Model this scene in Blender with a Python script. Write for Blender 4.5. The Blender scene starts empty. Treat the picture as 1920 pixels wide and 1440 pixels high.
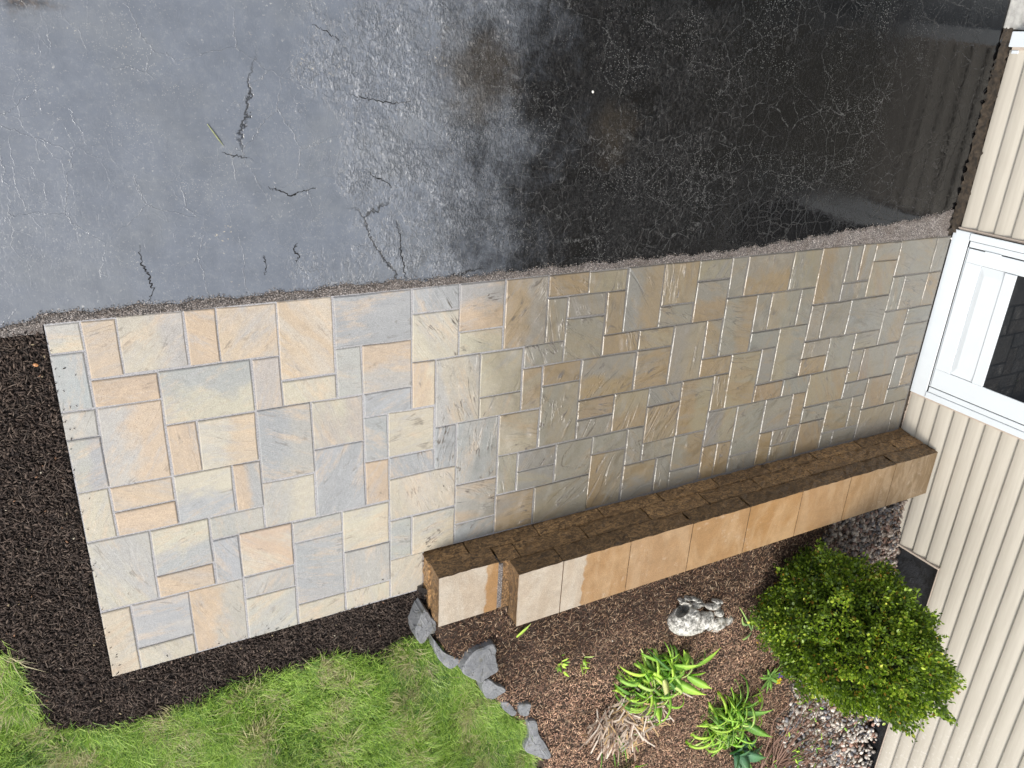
import bpy, bmesh, math, random
import numpy as np
from mathutils import Matrix, Vector
random.seed(7); RNG = np.random.default_rng(7)
U = 0.117            # one paving module in metres; every length below is given in modules
scene = bpy.context.scene
C = scene.collection

# ---------------------------------------------------------------- camera
F_PX = 1468.56309
RV = np.array([3.43552201, -0.0929339997, 0.879395442])
CAM = np.array([1.58572411, 8.48329728, 26.5541614])
_th = np.linalg.norm(RV); _k = RV/_th
_K = np.array([[0,-_k[2],_k[1]],[_k[2],0,-_k[0]],[-_k[1],_k[0],0]])
ROT = np.eye(3)+math.sin(_th)*_K+(1-math.cos(_th))*_K@_K
cam_data = bpy.data.cameras.new('camera'); cam = bpy.data.objects.new('camera', cam_data); C.objects.link(cam)
cam_data.sensor_width = 36; cam_data.lens = F_PX/1920*36
cam_data.clip_start = 0.05; cam_data.clip_end = 500
m = Matrix.Identity(4)
for i in range(3):
    m[i][0] = ROT[0][i]; m[i][1] = -ROT[1][i]; m[i][2] = -ROT[2][i]; m[i][3] = CAM[i]*U
cam.matrix_world = m
scene.camera = cam

# ---------------------------------------------------------------- light
SUN = Vector((-0.52, -0.30, 0.80)).normalized()
world = bpy.data.worlds.new('World'); scene.world = world; world.use_nodes = True
wn = world.node_tree.nodes; wl = world.node_tree.links
bg = wn['Background']; sky = wn.new('ShaderNodeTexSky'); sky.sky_type = 'NISHITA'; sky.sun_disc = False
sky.sun_elevation = math.asin(SUN.z); sky.sun_rotation = math.atan2(SUN.x, SUN.y)
sky.air_density = 1.0; sky.dust_density = 2.5; sky.ozone_density = 1.0
hs = wn.new('ShaderNodeHueSaturation'); hs.inputs['Saturation'].default_value = 0.42
wl.new(sky.outputs[0], hs.inputs['Color']); wl.new(hs.outputs[0], bg.inputs['Color'])
bg.inputs['Strength'].default_value = 0.15
sd = bpy.data.lights.new('sun', 'SUN'); sd.energy = 1.65; sd.angle = math.radians(14); sd.color = (1.0, 0.95, 0.87)
so = bpy.data.objects.new('sun', sd); C.objects.link(so)
so.rotation_euler = SUN.to_track_quat('Z', 'Y').to_euler(); so.location = (0, 0, 20)
vs = scene.view_settings; vs.view_transform = 'Standard'; vs.look = 'None'; vs.gamma = 1; vs.use_curve_mapping = False
vs.exposure = 0.75

# ---------------------------------------------------------------- material helpers
class MT:
    def __init__(s, name):
        s.m = bpy.data.materials.new(name); s.m.use_nodes = True
        s.n = s.m.node_tree.nodes; s.l = s.m.node_tree.links
        s.b = s.n['Principled BSDF']; s._pos = None
    def new(s, t, **kw):
        o = s.n.new(t)
        for k, v in kw.items(): setattr(o, k, v)
        return o
    def put(s, sock, v):
        if isinstance(v, bpy.types.NodeSocket): s.l.new(v, sock)
        elif isinstance(v, (tuple, list)) and len(v) == 3 and sock.type == 'RGBA': sock.default_value = (*v, 1)
        else: sock.default_value = v
    def pos(s):
        if s._pos is None: s._pos = s.new('ShaderNodeNewGeometry').outputs['Position']
        return s._pos
    def math(s, op, a, b=None, c=None, clamp=False):
        o = s.new('ShaderNodeMath', operation=op, use_clamp=clamp); s.put(o.inputs[0], a)
        if b is not None: s.put(o.inputs[1], b)
        if c is not None: s.put(o.inputs[2], c)
        return o.outputs[0]
    def vm(s, op, a, b=None):
        o = s.new('ShaderNodeVectorMath', operation=op); s.put(o.inputs[0], a)
        if b is not None:
            if op == 'SCALE': s.put(o.inputs['Scale'], b)
            else: s.put(o.inputs[1], b)
        return o.outputs['Value'] if op in ('DOT_PRODUCT', 'LENGTH', 'DISTANCE') else o.outputs[0]
    def noise(s, scale, detail=3, rough=.55, dist=0, vec=None, out='Fac'):
        o = s.new('ShaderNodeTexNoise'); s.put(o.inputs['Vector'], vec if vec is not None else s.pos())
        o.inputs['Scale'].default_value = scale; o.inputs['Detail'].default_value = detail
        o.inputs['Roughness'].default_value = rough; o.inputs['Distortion'].default_value = dist
        return o.outputs[out]
    def voro(s, scale, feature='F1', vec=None, out='Distance', rnd=1):
        o = s.new('ShaderNodeTexVoronoi', feature=feature); s.put(o.inputs['Vector'], vec if vec is not None else s.pos())
        o.inputs['Scale'].default_value = scale; o.inputs['Randomness'].default_value = rnd
        return o.outputs[out]
    def ramp(s, v, a, b, lo=0., hi=1., smooth=True):
        o = s.new('ShaderNodeMapRange', interpolation_type='SMOOTHSTEP' if smooth else 'LINEAR'); s.put(o.inputs[0], v)
        o.inputs[1].default_value = a; o.inputs[2].default_value = b; o.inputs[3].default_value = lo; o.inputs[4].default_value = hi
        return o.outputs[0]
    def mix(s, f, a, b, mode='MIX'):
        o = s.new('ShaderNodeMix', data_type='RGBA', blend_type=mode); s.put(o.inputs[0], f)
        s.put(o.inputs[6], a); s.put(o.inputs[7], b); return o.outputs[2]
    def sep(s, v):
        o = s.new('ShaderNodeSeparateXYZ'); s.put(o.inputs[0], v); return o.outputs
    def bump(s, h, strength=.5, dist=.01, normal=None):
        o = s.new('ShaderNodeBump'); s.put(o.inputs['Strength'], strength); o.inputs['Distance'].default_value = dist
        s.put(o.inputs['Height'], h)
        if normal is not None: s.l.new(normal, o.inputs['Normal'])
        return o.outputs[0]
    def set(s, **kw):
        names = dict(color='Base Color', rough='Roughness', normal='Normal', coat='Coat Weight', crough='Coat Roughness',
                     cior='Coat IOR', cnormal='Coat Normal', spec='Specular IOR Level', trans='Transmission Weight', metal='Metallic', ior='IOR', sss='Subsurface Weight')
        for k, v in kw.items(): s.put(s.b.inputs[names[k]], v)
        return s.m
def attr(mt, name, kind='OBJECT'):
    return mt.new('ShaderNodeAttribute', attribute_type=kind, attribute_name=name)

# ---------------------------------------------------------------- object helpers
def tag(o, label=None, cat=None, group=None, kind=None):
    if label: o['label'] = label
    if cat: o['category'] = cat
    if group: o['group'] = group
    if kind: o['kind'] = kind
    return o
def empty(name, loc=(0, 0, 0), label=None, cat=None, group=None):
    o = bpy.data.objects.new(name, None); C.objects.link(o); o.location = [v*U for v in loc]; o.empty_display_size = .1
    return tag(o, label, cat, group)
def link(name, me, mats, parent=None, loc=None):
    if mats is not None and not me.materials:
        for mm in (mats if isinstance(mats, (list, tuple)) else [mats]): me.materials.append(mm)
    o = bpy.data.objects.new(name, me); C.objects.link(o)
    if parent is not None:
        o.parent = parent
        pl = parent.location
        if loc is None: o.location = (-pl[0], -pl[1], -pl[2])   # mesh given in world modules
        else: o.location = [loc[i]*U-pl[i] for i in range(3)]
    elif loc is not None: o.location = [v*U for v in loc]
    return o
def mesh(name, V, F, smooth=False, mi=None, tint=None):
    me = bpy.data.meshes.new(name)
    V = np.asarray(V, dtype=np.float32)*U
    if isinstance(F, np.ndarray):
        n, k = F.shape
        me.vertices.add(len(V)); me.vertices.foreach_set('co', V.ravel())
        me.loops.add(n*k); me.loops.foreach_set('vertex_index', F.astype(np.int32).ravel())
        me.polygons.add(n); me.polygons.foreach_set('loop_start', np.arange(0, n*k, k, dtype=np.int32))
        me.polygons.foreach_set('loop_total', np.full(n, k, dtype=np.int32))
        me.update(calc_edges=True)
    else:
        me.from_pydata(V.tolist(), [], F)
    if mi is not None: me.polygons.foreach_set('material_index', np.asarray(mi, dtype=np.int32))
    if smooth: me.polygons.foreach_set('use_smooth', np.ones(len(me.polygons), dtype=bool))
    if tint is not None:
        a = me.color_attributes.new('tint', 'FLOAT_COLOR', 'POINT')
        t = np.ones((len(V), 4), dtype=np.float32); t[:, :3] = tint; a.data.foreach_set('color', t.ravel())
    me.validate(); me.update()
    return me
BOXF = [(0,3,2,1),(4,5,6,7),(0,1,5,4),(1,2,6,5),(2,3,7,6),(3,0,4,7)]
class MB:
    """collects boxes, prisms and ribbons that become one mesh"""
    def __init__(s): s.v = []; s.f = []; s.m = []
    def add(s, V, F, mi=0):
        b = len(s.v); s.v += [tuple(v) for v in V]; s.f += [tuple(b+i for i in f) for f in F]; s.m += [mi]*len(F)
    def box(s, x0, x1, y0, y1, z0, z1, mi=0):
        s.add([(x0,y0,z0),(x1,y0,z0),(x1,y1,z0),(x0,y1,z0),(x0,y0,z1),(x1,y0,z1),(x1,y1,z1),(x0,y1,z1)], BOXF, mi)
    def build(s, name, mats, parent=None, bevel=0, smooth=False):
        o = link(name, mesh(name, s.v, s.f, smooth, s.m), mats, parent)
        if bevel:
            b = o.modifiers.new('bevel', 'BEVEL'); b.width = bevel*U; b.segments = 2; b.limit_method = 'ANGLE'; b.angle_limit = math.radians(40)
        return o
def rotz_mats(az, tilt, roll):
    ca, sa = np.cos(az), np.sin(az); ct, st = np.cos(tilt), np.sin(tilt); cr, sr = np.cos(roll), np.sin(roll)
    z = np.zeros_like(az); o = np.ones_like(az)
    Rz = np.stack([ca,-sa,z, sa,ca,z, z,z,o], -1).reshape(-1,3,3)
    Ry = np.stack([ct,z,st, z,o,z, -st,z,ct], -1).reshape(-1,3,3)
    Rx = np.stack([o,z,z, z,cr,-sr, z,sr,cr], -1).reshape(-1,3,3)
    return Rz@Ry@Rx
def scatter(tv, tf, P, R, S, tints):
    n = len(P); tv = np.asarray(tv, float); tf = np.asarray(tf)
    V = np.einsum('nij,nkj->nki', R, tv[None]*S[:, None, :])+P[:, None, :]
    F = tf[None]+(np.arange(n)*len(tv))[:, None, None]
    T = np.repeat(tints[:, None, :], len(tv), 1)
    return V.reshape(-1,3), F.reshape(-1, tf.shape[1]), T.reshape(-1,3)
def inside(poly, x, y):
    poly = np.asarray(poly); r = np.zeros(len(x), bool); j = len(poly)-1
    for i in range(len(poly)):
        xi, yi = poly[i]; xj, yj = poly[j]
        c = ((yi > y) != (yj > y)) & (x < (xj-xi)*(y-yi)/(yj-yi+1e-12)+xi); r ^= c; j = i
    return r
def sstep(a, b, v):
    t = np.clip((v-a)/(b-a), 0, 1); return t*t*(3-2*t)
# ground heights: flat round the patio, a raised planting bed behind the wall, lawn sloping up to it
BORDER = np.array([(12.9,-10),(12.95,-15.0),(13.05,-16.2),(13.6,-17.5),(14.9,-18.8),(16.0,-20.4),(17.4,-22.4),(18.5,-25.2),(19.4,-27.6),(21.5,-34),(24,-46),(26,-60)])
def bedmask(x, y):
    bx = np.interp(-y, -BORDER[:, 1], BORDER[:, 0])
    return sstep(-0.9, 0.35, x-bx)*sstep(-12.6, -13.2, y)
def hgt(x, y):
    x = np.asarray(x, float); y = np.asarray(y, float)
    lawn = -0.12+0.075*np.maximum(0, -16.3-y)+0.55*sstep(6, 12.5, x)*sstep(-14.6, -17.5, y)
    bed = 1.28+0.082*np.maximum(0, -18.-y)*sstep(20, 42, x)+0.035*np.maximum(0, -18.-y)
    wob = 0.05*np.sin(x*1.7+y*.6)+0.04*np.sin(y*2.3-x*.8)+0.03*np.sin(x*4.1+1.3*y)
    b = bedmask(x, y)
    return lawn*(1-b)+bed*b+wob*sstep(-14.1, -15.2, y)*1.0+wob*.5*sstep(-.2, -1.2, x)
def ray(px, py):
    return ROT.T@np.array([(px-960)/F_PX, (py-720)/F_PX, 1.0])
def at(px, py, dz=0.0):
    """the point of the ground that the photograph shows at this pixel"""
    d = ray(px, py); z = 0.8
    for _ in range(40):
        t = (z+dz-CAM[2])/d[2]; p = CAM+t*d; z = .5*z+.5*float(hgt(p[0], p[1]))
    return p
# ================================================================ MATERIALS
def asphalt():
    t = MT('wet_asphalt'); P = t.pos(); x, y, z = t.sep(P)
    warp = t.vm('ADD', P, t.vm('SCALE', t.noise(9, 5, .7, out='Color'), .075))
    warp2 = t.vm('ADD', P, t.vm('SCALE', t.noise(24, 4, .7, out='Color'), .028))
    e1 = t.voro(4.2, 'DISTANCE_TO_EDGE', warp); e2 = t.voro(12, 'DISTANCE_TO_EDGE', warp2)
    c1 = t.ramp(e1, .0, .009, 1, 0); c2 = t.ramp(e2, .0, .020, 1, 0)
    m1 = t.ramp(t.noise(2.3, 3), .42, .56); m2 = t.math('MULTIPLY', t.ramp(t.noise(1.7, 3, vec=t.vm('ADD', P, (3, 7, 1))), .44, .58), t.ramp(x, 1.0, 1.9, .25, 1))
    crack = t.math('MAXIMUM', t.math('MULTIPLY', c1, m1), t.math('MULTIPLY', c2, m2))
    sky_sheen = t.ramp(t.math('ADD', x, t.math('MULTIPLY', t.noise(2.1, 7, .78), 1.7)), 2.15, 3.0, 1, 0)     # sky's sheen on the wet surface, painted pale towards the street
    base = t.mix(sky_sheen, (.0030, .0030, .0033), (.128, .143, .168))
    blot = t.noise(6, 5, .7)
    fine = t.noise(34, 6, .8); base = t.mix(t.math('MULTIPLY', t.ramp(fine, .48, .68), t.math('MULTIPLY', sky_sheen, .42)), base, (.21, .22, .225))
    base = t.mix(t.math('MULTIPLY', t.ramp(t.noise(2.4, 5, .7, vec=t.vm('ADD', P, (6, 3, 2))), .46, .66), t.math('MULTIPLY', sky_sheen, .45)), base, (.155, .165, .172))
    base = t.mix(t.ramp(blot, .35, .7, 0, .55), base, t.mix(sky_sheen, (.003, .003, .003), (.085, .097, .117)))
    # warm-brown wet stains and one painted reflection
    def stain_or_mirror(cx, cy, r, s=1.0):
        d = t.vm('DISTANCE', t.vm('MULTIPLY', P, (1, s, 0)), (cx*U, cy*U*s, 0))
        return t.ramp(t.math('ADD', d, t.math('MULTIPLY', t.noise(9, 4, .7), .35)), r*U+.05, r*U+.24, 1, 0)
    st = t.math('MAXIMUM', stain_or_mirror(14.6, 7.6, 1.6), stain_or_mirror(20.5, 5.6, 1.0))
    base = t.mix(t.math('MULTIPLY', st, .8), base, (.026, .020, .013))
    cam_mirror = stain_or_mirror(1.0, 9.0, .55, 2.0)  # the camera's own mirror image, painted in as a dark brown patch
    base = t.mix(t.math('MULTIPLY', cam_mirror, t.ramp(t.noise(30, 4, .7), .34, .46)), base, t.mix(t.ramp(t.noise(45, 3), .4, .6), (.008, .006, .004), (.06, .038, .02)))
    # cream flecks
    fm = t.ramp(t.noise(5, 4, .65, vec=t.vm('ADD', P, (9, 2, 0))), .5, .72)
    sp = t.ramp(t.noise(62, 4, .7), .585, .70); sp2 = t.ramp(t.voro(230), .0, .16, 1, 0)
    fl = t.math('MULTIPLY', sp, t.math('ADD', t.math('MULTIPLY', fm, .8), .28))
    base = t.mix(t.math('MULTIPLY', fl, t.math('ADD', t.math('MULTIPLY', sky_sheen, .85), .22)), base, (.34, .34, .33))
    sandy = t.ramp(t.noise(3.1, 4, .7, vec=t.vm('ADD', P, (4, 4, 0))), .60, .72)
    base = t.mix(t.math('MULTIPLY', t.math('MULTIPLY', sandy, sp), sky_sheen), base, (.50, .42, .28))
    pick = t.ramp(t.sep(t.voro(190, out='Color'))[0], .74, .80)
    agg = t.math('MULTIPLY', t.math('MULTIPLY', pick, t.ramp(t.voro(190), .22, .40, 1, 0)), t.ramp(t.noise(3.5, 4, .65), .44, .66, .06, 1))
    base = t.mix(t.math('MULTIPLY', agg, .8), base, (.28, .28, .27))
    lightc = t.mix(sky_sheen, (.20, .20, .195), (.26, .27, .28))
    edgeb = t.math('MULTIPLY', crack, t.ramp(t.noise(30, 3), .35, .6))
    base = t.mix(t.math('MULTIPLY', edgeb, t.ramp(sky_sheen, 0, 1, .46, .20)), base, lightc)
    deep = t.math('MULTIPLY', t.ramp(t.voro(1.25, 'DISTANCE_TO_EDGE', t.vm('ADD', P, t.vm('SCALE', t.noise(5, 5, .7, out='Color'), .15))), .0, .008, 1, 0), t.ramp(t.noise(1.1, 2), .5, .56))
    base = t.mix(t.math('MULTIPLY', deep, .9), base, (.004, .004, .004))
    # pooled water is smooth, the rest keeps its grain
    pool = t.math('MAXIMUM', t.ramp(t.noise(1.5, 4, .6, vec=t.vm('ADD', P, (1, 5, 0))), .53, .62), t.ramp(x, 4.05, 4.5))
    lip = t.math('MULTIPLY', t.ramp(t.math('ADD', y, t.math('MULTIPLY', t.noise(3, 3), .12)), .30, .42, 1, 0), t.ramp(x, 2.9, 3.4))
    pool = t.math('MAXIMUM', pool, lip); shine = t.math('MAXIMUM', t.ramp(x, 4.0, 4.6, 0, .8), lip)
    rough_m = t.ramp(t.noise(2.0, 3, .6, vec=t.vm('ADD', P, (7, 1, 0))), .40, .60)
    xw = t.math('ADD', x, t.math('MULTIPLY', t.math('SUBTRACT', t.noise(1.8, 4, .65), .5), 1.6))
    mid = t.math('MULTIPLY', t.ramp(xw, .95, 1.45), t.ramp(xw, 2.2, 3.6, 1, .15))
    g = t.math('MULTIPLY', t.math('ADD', t.math('MULTIPLY', rough_m, .035), t.math('MULTIPLY', t.math('MULTIPLY', mid, t.ramp(t.noise(5, 4, .7), .36, .62, .25, 1)), 2.6)), t.ramp(pool, 0, 1, 1, .10))
    g = t.math('ADD', g, .02)
    grain = t.math('ADD', t.math('MULTIPLY', t.noise(82, 4, .65, .5, t.vm('MULTIPLY', P, (1.3, .7, 1))), .6), t.math('MULTIPLY', t.ramp(t.noise(48, 4, .7, .8, t.vm('MULTIPLY', P, (1.4, .8, 1))), .36, .50), .55))
    h = t.math('ADD', t.math('MULTIPLY', grain, g), t.math('MULTIPLY', crack, .20))
    h = t.math('SUBTRACT', h, t.math('MULTIPLY', deep, .25))
    base = t.mix(t.math('MULTIPLY', shine, .75), base, (.004, .004, .0045))
    n1 = t.bump(h, .75, .010)
    wav = t.bump(t.math('ADD', h, t.math('MULTIPLY', t.noise(8, 3), .10)), .5, .009)
    return t.set(color=base, rough=.62, normal=n1, spec=.03, coat=1.0, crough=t.math('ADD', t.ramp(pool, 0, 1, .13, .05), t.math('MULTIPLY', sky_sheen, .12)), cior=t.math('ADD', t.ramp(sky_sheen, 0, 1, 1.235, 1.60), t.math('MULTIPLY', shine, .17)), cnormal=wav)
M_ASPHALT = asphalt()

def grit():
    t = MT('stone_dust')
    c = t.voro(330, out='Color'); r = t.sep(c)[0]
    col = t.mix(r, (.05, .047, .045), (.25, .225, .208)); col = t.mix(t.ramp(t.sep(c)[1], .82, .9), col, (.62, .56, .52))
    col = t.mix(t.ramp(t.noise(7, 3), .35, .7, 0, .5), col, (.13, .10, .08))
    return t.set(color=col, rough=.8, normal=t.bump(t.voro(330), .9, .004))
M_GRIT = grit()

def joint():
    t = MT('joint_sand'); r = t.sep(t.voro(500, out='Color'))[0]
    return t.set(color=t.mix(r, t.mix(t.ramp(t.sep(t.pos())[0], 1.4, 2.6), (.20, .20, .205), (.075, .07, .065)), t.mix(t.ramp(t.sep(t.pos())[0], 1.4, 2.6), (.46, .45, .455), (.19, .18, .17))), rough=.9, normal=t.bump(t.noise(400), .6, .003))
M_JOINT = joint()

def paver_mat():
    t = MT('weathered_paver'); P = t.pos(); x, y, z = t.sep(P)
    A = attr(t, 'tone_a').outputs['Color']; B = attr(t, 'tone_b').outputs['Color']; ax = attr(t, 'tone_axis').outputs['Vector']
    rnd = t.new('ShaderNodeObjectInfo').outputs['Random']
    gen = t.new('ShaderNodeTexCoord').outputs['Generated']
    sh = t.vm('SCALE', (13.1, 7.7, 3.3), t.math('MULTIPLY', rnd, 9.0))
    Q = t.vm('ADD', P, sh)
    rot = t.new('ShaderNodeVectorRotate', rotation_type='Z_AXIS'); t.put(rot.inputs['Vector'], Q); t.put(rot.inputs['Angle'], t.math('MULTIPLY', rnd, 40.))
    Qr = rot.outputs[0]; Qs = t.vm('MULTIPLY', Qr, (1, .24, 1))
    ten = t.math('ADD', t.vm('DOT_PRODUCT', gen, ax), t.math('MULTIPLY', t.math('SUBTRACT', t.noise(9, 4, .6, .6, Q), .5), .9))
    f = t.ramp(ten, .32, .68)
    soft = t.noise(6.5, 4, .62, .4, Qs)
    axl = t.vm('LENGTH', ax)
    f = t.mix(t.ramp(axl, .5, .6), t.ramp(soft, .42, .60), f)
    col = t.mix(t.math('MULTIPLY', f, .85), A, B)
    val = t.math('ADD', t.noise(4.5, 3, .6, vec=Qs), t.math('MULTIPLY', t.noise(35, 4, .7, vec=Q), .5))
    col = t.mix(t.ramp(val, .55, .95, .35, 0), col, t.mix(.5, col, (.25, .25, .27)))
    col = t.mix(t.ramp(t.noise(15, 6, .8, vec=Qs), .48, .68, 0, .55), col, (.52, .40, .28))
    col = t.mix(t.ramp(t.noise(19, 6, .8, vec=t.vm('ADD', Qs, (2, 9, 4))), .48, .68, 0, .55), col, (.34, .34, .335))
    wet = t.ramp(t.math('ADD', x, t.math('MULTIPLY', t.noise(3.0, 4, .7), .55)), 1.68, 2.5)          # the rain has not dried towards the house
    hue = t.new('ShaderNodeHueSaturation'); hue.inputs['Saturation'].default_value = 1.6; hue.inputs['Value'].default_value = .43
    t.put(hue.inputs['Color'], t.mix(.40, col, (.40, .368, .295)))
    col = t.mix(wet, col, hue.outputs[0])
    gr = t.math('MULTIPLY', t.ramp(t.noise(330, 3, .8), .34, .68, .70, 1.16, False), t.ramp(t.noise(48, 5, .8, vec=Q), .3, .7, .90, 1.07, False))
    col = t.vm('SCALE', col, gr)
    pits = t.math('MULTIPLY', t.ramp(t.voro(95, vec=Q), .07, .16, 1, 0), t.ramp(t.noise(8, 2, vec=Q), .5, .65))
    col = t.mix(t.math('MULTIPLY', pits, .7), col, (.10, .09, .09))
    # cleft relief: terraces of a stretched noise
    nn = t.noise(9, 5, .6, .8, Qs); st = t.math('MULTIPLY', nn, 6.); fr = t.math('FRACT', st)
    ter = t.math('ADD', t.math('FLOOR', st), t.ramp(fr, .66, 1.0))
    zone = t.math('MULTIPLY', t.ramp(x, 1.35, 1.6), t.ramp(x, 2.9, 4.0, 1, .55))
    amt = t.math('MULTIPLY', t.ramp(t.noise(4.5, 2, vec=t.vm('ADD', Q, (5, 5, 5))), .38, .58, .15, 1), t.ramp(zone, 0, 1, .55, 1.7))
    h = t.math('ADD', t.math('MULTIPLY', t.math('MULTIPLY', ter, amt), .22), t.math('MULTIPLY', t.noise(60, 4, .7, vec=Q), .22))
    h = t.math('SUBTRACT', h, t.math('MULTIPLY', pits, .3))
    n = t.bump(h, .55, .011)
    # a thin dark line lies in the deepest clefts
    line = t.math('MULTIPLY', t.math('MULTIPLY', t.ramp(fr, .74, .86), t.ramp(fr, .90, 1.0, 1, 0)), t.math('MULTIPLY', amt, t.ramp(t.noise(14, 2, vec=Q), .52, .64)))
    col = t.mix(t.math('MULTIPLY', line, .8), col, (.10, .085, .07))
    return t.set(color=col, rough=t.ramp(wet, 0, 1, .72, .5), normal=n, spec=.4, coat=t.ramp(wet, 0, 1, .10, 1), crough=t.ramp(zone, 0, 1, .2, .24), cior=1.6, cnormal=t.bump(h, .9, .014))
M_PAVER = paver_mat()

def wallmats():
    t = MT('split_face'); P = t.pos()
    n = t.noise(30, 6, .85, 1.2, t.vm('MULTIPLY', P, (1, 1, 1.8))); n2 = t.noise(9, 3)
    st = t.noise(26, 4, .7, .6, t.vm('MULTIPLY', P, (1, 1, 3)))
    c = t.mix(t.ramp(n, .40, .62), (.060, .033, .014), (.50, .29, .12)); c = t.mix(t.ramp(n2, .3, .7, 0, .5), c, (.16, .09, .038))
    c = t.mix(t.ramp(t.voro(240), .1, .3, .5, 0), c, (.42, .27, .14))
    zz = t.sep(P)[2]; rnd = t.new('ShaderNodeObjectInfo').outputs['Random']
    c = t.vm('SCALE', c, t.math('MULTIPLY', t.ramp(rnd, 0, 1, .8, 1.3, False), t.ramp(zz, .17, .20, 1.12, .72)))
    s = t.set(color=c, rough=.5, spec=.4, normal=t.bump(t.math('ADD', t.math('MULTIPLY', st, 1.2), t.math('MULTIPLY', t.noise(160, 3), .5)), 1., .017), coat=.25, crough=.3)
    t = MT('cap_face'); P = t.pos(); x, y, z = t.sep(P)
    rnd = t.new('ShaderNodeObjectInfo').outputs['Random']
    w0 = attr(t, 'wet_from').outputs['Fac']; sd_ = attr(t, 'wet_soft').outputs['Fac']
    wv = t.math('ADD', x, t.math('MULTIPLY', t.math('SUBTRACT', t.noise(16, 3), .5), .07))
    wet = t.ramp(t.math('SUBTRACT', wv, w0), -.006, .012)
    band = t.noise(7, 4, .6, .8, t.vm('MULTIPLY', P, (1, .35, 1)))
    dry = t.mix(t.ramp(band, .35, .65), (.41, .335, .25), (.46, .40, .32))
    wc = t.mix(t.ramp(band, .38, .64), (.33, .185, .072), (.41, .265, .135)); wc = t.mix(t.math('MULTIPLY', rnd, .5), wc, (.34, .235, .145))
    farw = t.ramp(x, 3.9, 5.1)
    wc = t.mix(farw, wc, t.mix(t.ramp(t.noise(14, 3, .6, 1., t.vm('MULTIPLY', P, (1, .25, 1))), .4, .62), (.27, .20, .125), (.19, .13, .07)))
    c = t.mix(wet, dry, wc)
    ef = t.math('MULTIPLY', t.ramp(t.noise(22, 4, .7), .56, .72), t.ramp(t.noise(4, 2), .45, .6))
    c = t.mix(t.math('MULTIPLY', ef, .22), c, (.74, .66, .56))
    c = t.vm('SCALE', c, t.math('MULTIPLY', t.ramp(t.noise(230, 3, .8), .35, .7, .76, 1.12, False), t.ramp(t.noise(18, 5, .8), .3, .7, .84, 1.1, False)))
    pit = t.ramp(t.voro(48), .03, .08, 1, 0)
    c = t.mix(t.math('MULTIPLY', pit, .35), c, (.12, .08, .05))
    cap = t.set(color=c, rough=.6, spec=.3, normal=t.bump(t.noise(120, 5, .8), .6, .006), coat=t.math('MULTIPLY', wet, .22), crough=.35)
    return s, cap
M_SPLIT, M_CAP = wallmats()

def simple(name, col, rough=.6, var=.12, scale=30, bump=0, bscale=80, **kw):
    t = MT(name); n = t.noise(scale, 4, .65)
    c2 = tuple(max(0, v*(1-var*2)) for v in col)
    c = t.mix(t.ramp(n, .3, .7), c2, col)
    a = dict(color=c, rough=rough); a.update(kw)
    if bump: a['normal'] = t.bump(t.noise(bscale, 4, .7), bump, .01)
    return t.set(**a)
def vinyl():
    t = MT('beige_vinyl'); P = t.pos()
    g = t.noise(60, 3, .6, 0, t.vm('MULTIPLY', P, (1, .04, 1)))
    c = t.mix(t.ramp(g, .3, .7), (.475, .437, .368), (.525, .486, .412))
    x, y, z = t.sep(P)
    c = t.mix(t.math('MULTIPLY', t.ramp(t.noise(40, 4, .75), .54, .66), t.ramp(y, -2.9, -4.0, 0, .5)), c, (.74, .71, .66))
    c = t.mix(t.ramp(t.noise(5, 3), .55, .8, 0, .2), c, (.40, .34, .27))
    return t.set(color=c, rough=.42, spec=.4, normal=t.bump(g, .06, .002))
M_VINYL = vinyl()
M_TRIM = simple('beige_trim', (.56, .47, .39), .5, .05)
M_WHITE = simple('white_paint', (.72, .765, .79), .32, .015, 8, spec=.5)
M_GAP = simple('dark_gap', (.03, .03, .033), .8)
M_FOUND = simple('damp_foundation', (.020, .022, .026), .42, .35, 14, .7, 45, coat=.3, crough=.3)
M_SLAB = simple('garage_concrete', (.42, .41, .38), .8, .16, 25, .3, 120)
M_DIRT = simple('wet_dirt', (.055, .039, .024), .8, .4, 30, .9, 60)
M_SHINGLE = simple('roof_shingle', (.10, .095, .09), .9, .3, 60, .5, 60)
def glassm():
    t = MT('door_glass')
    return t.set(color=(.012, .014, .017), rough=.03, spec=.45)
M_GLASS = glassm()

def tintmat(name, rough=.7, spec=.3, grain=0, gscale=200, trans=0, sheen=0, back=None):
    t = MT(name); c = attr(t, 'tint', 'GEOMETRY').outputs['Color']
    if grain:
        c = t.vm('SCALE', c, t.ramp(t.noise(gscale, 3, .7), .3, .7, 1-grain, 1+grain, False))
    t.set(color=c, rough=rough, spec=spec)
    if trans:
        tr = t.new('ShaderNodeBsdfTranslucent'); t.put(tr.inputs['Color'], t.vm('MULTIPLY', c, (1.1, 1.25, .6)))
        ms = t.new('ShaderNodeMixShader'); ms.inputs[0].default_value = trans
        t.l.new(t.b.outputs[0], ms.inputs[1]); t.l.new(tr.outputs[0], ms.inputs[2])
        t.l.new(ms.outputs[0], t.n['Material Output'].inputs['Surface'])
    return t.m
M_CHIP = tintmat('bark_chips', .75, .25, .35)
M_BARK = tintmat('shredded_bark', .85, .2, .25)
M_PEBBLE = tintmat('river_pebbles', .42, .5, .35, 90)
M_BLADE = tintmat('grass_blades', .5, .4, 0, trans=.3)
M_LEAF = tintmat('box_leaves', .38, .5, 0, trans=.34)
M_STRAP = tintmat('plant_leaves', .42, .45, .12, 60, trans=.42)
M_STRAW = tintmat('dry_stalks', .8, .2, .25)
def soilm(name, a, b, sc=70):
    t = MT(name); return t.set(color=t.mix(t.ramp(t.noise(sc, 5, .75), .3, .7), a, b), rough=.9, normal=t.bump(t.noise(sc*1.3, 4, .8), 1., .02))
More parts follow.
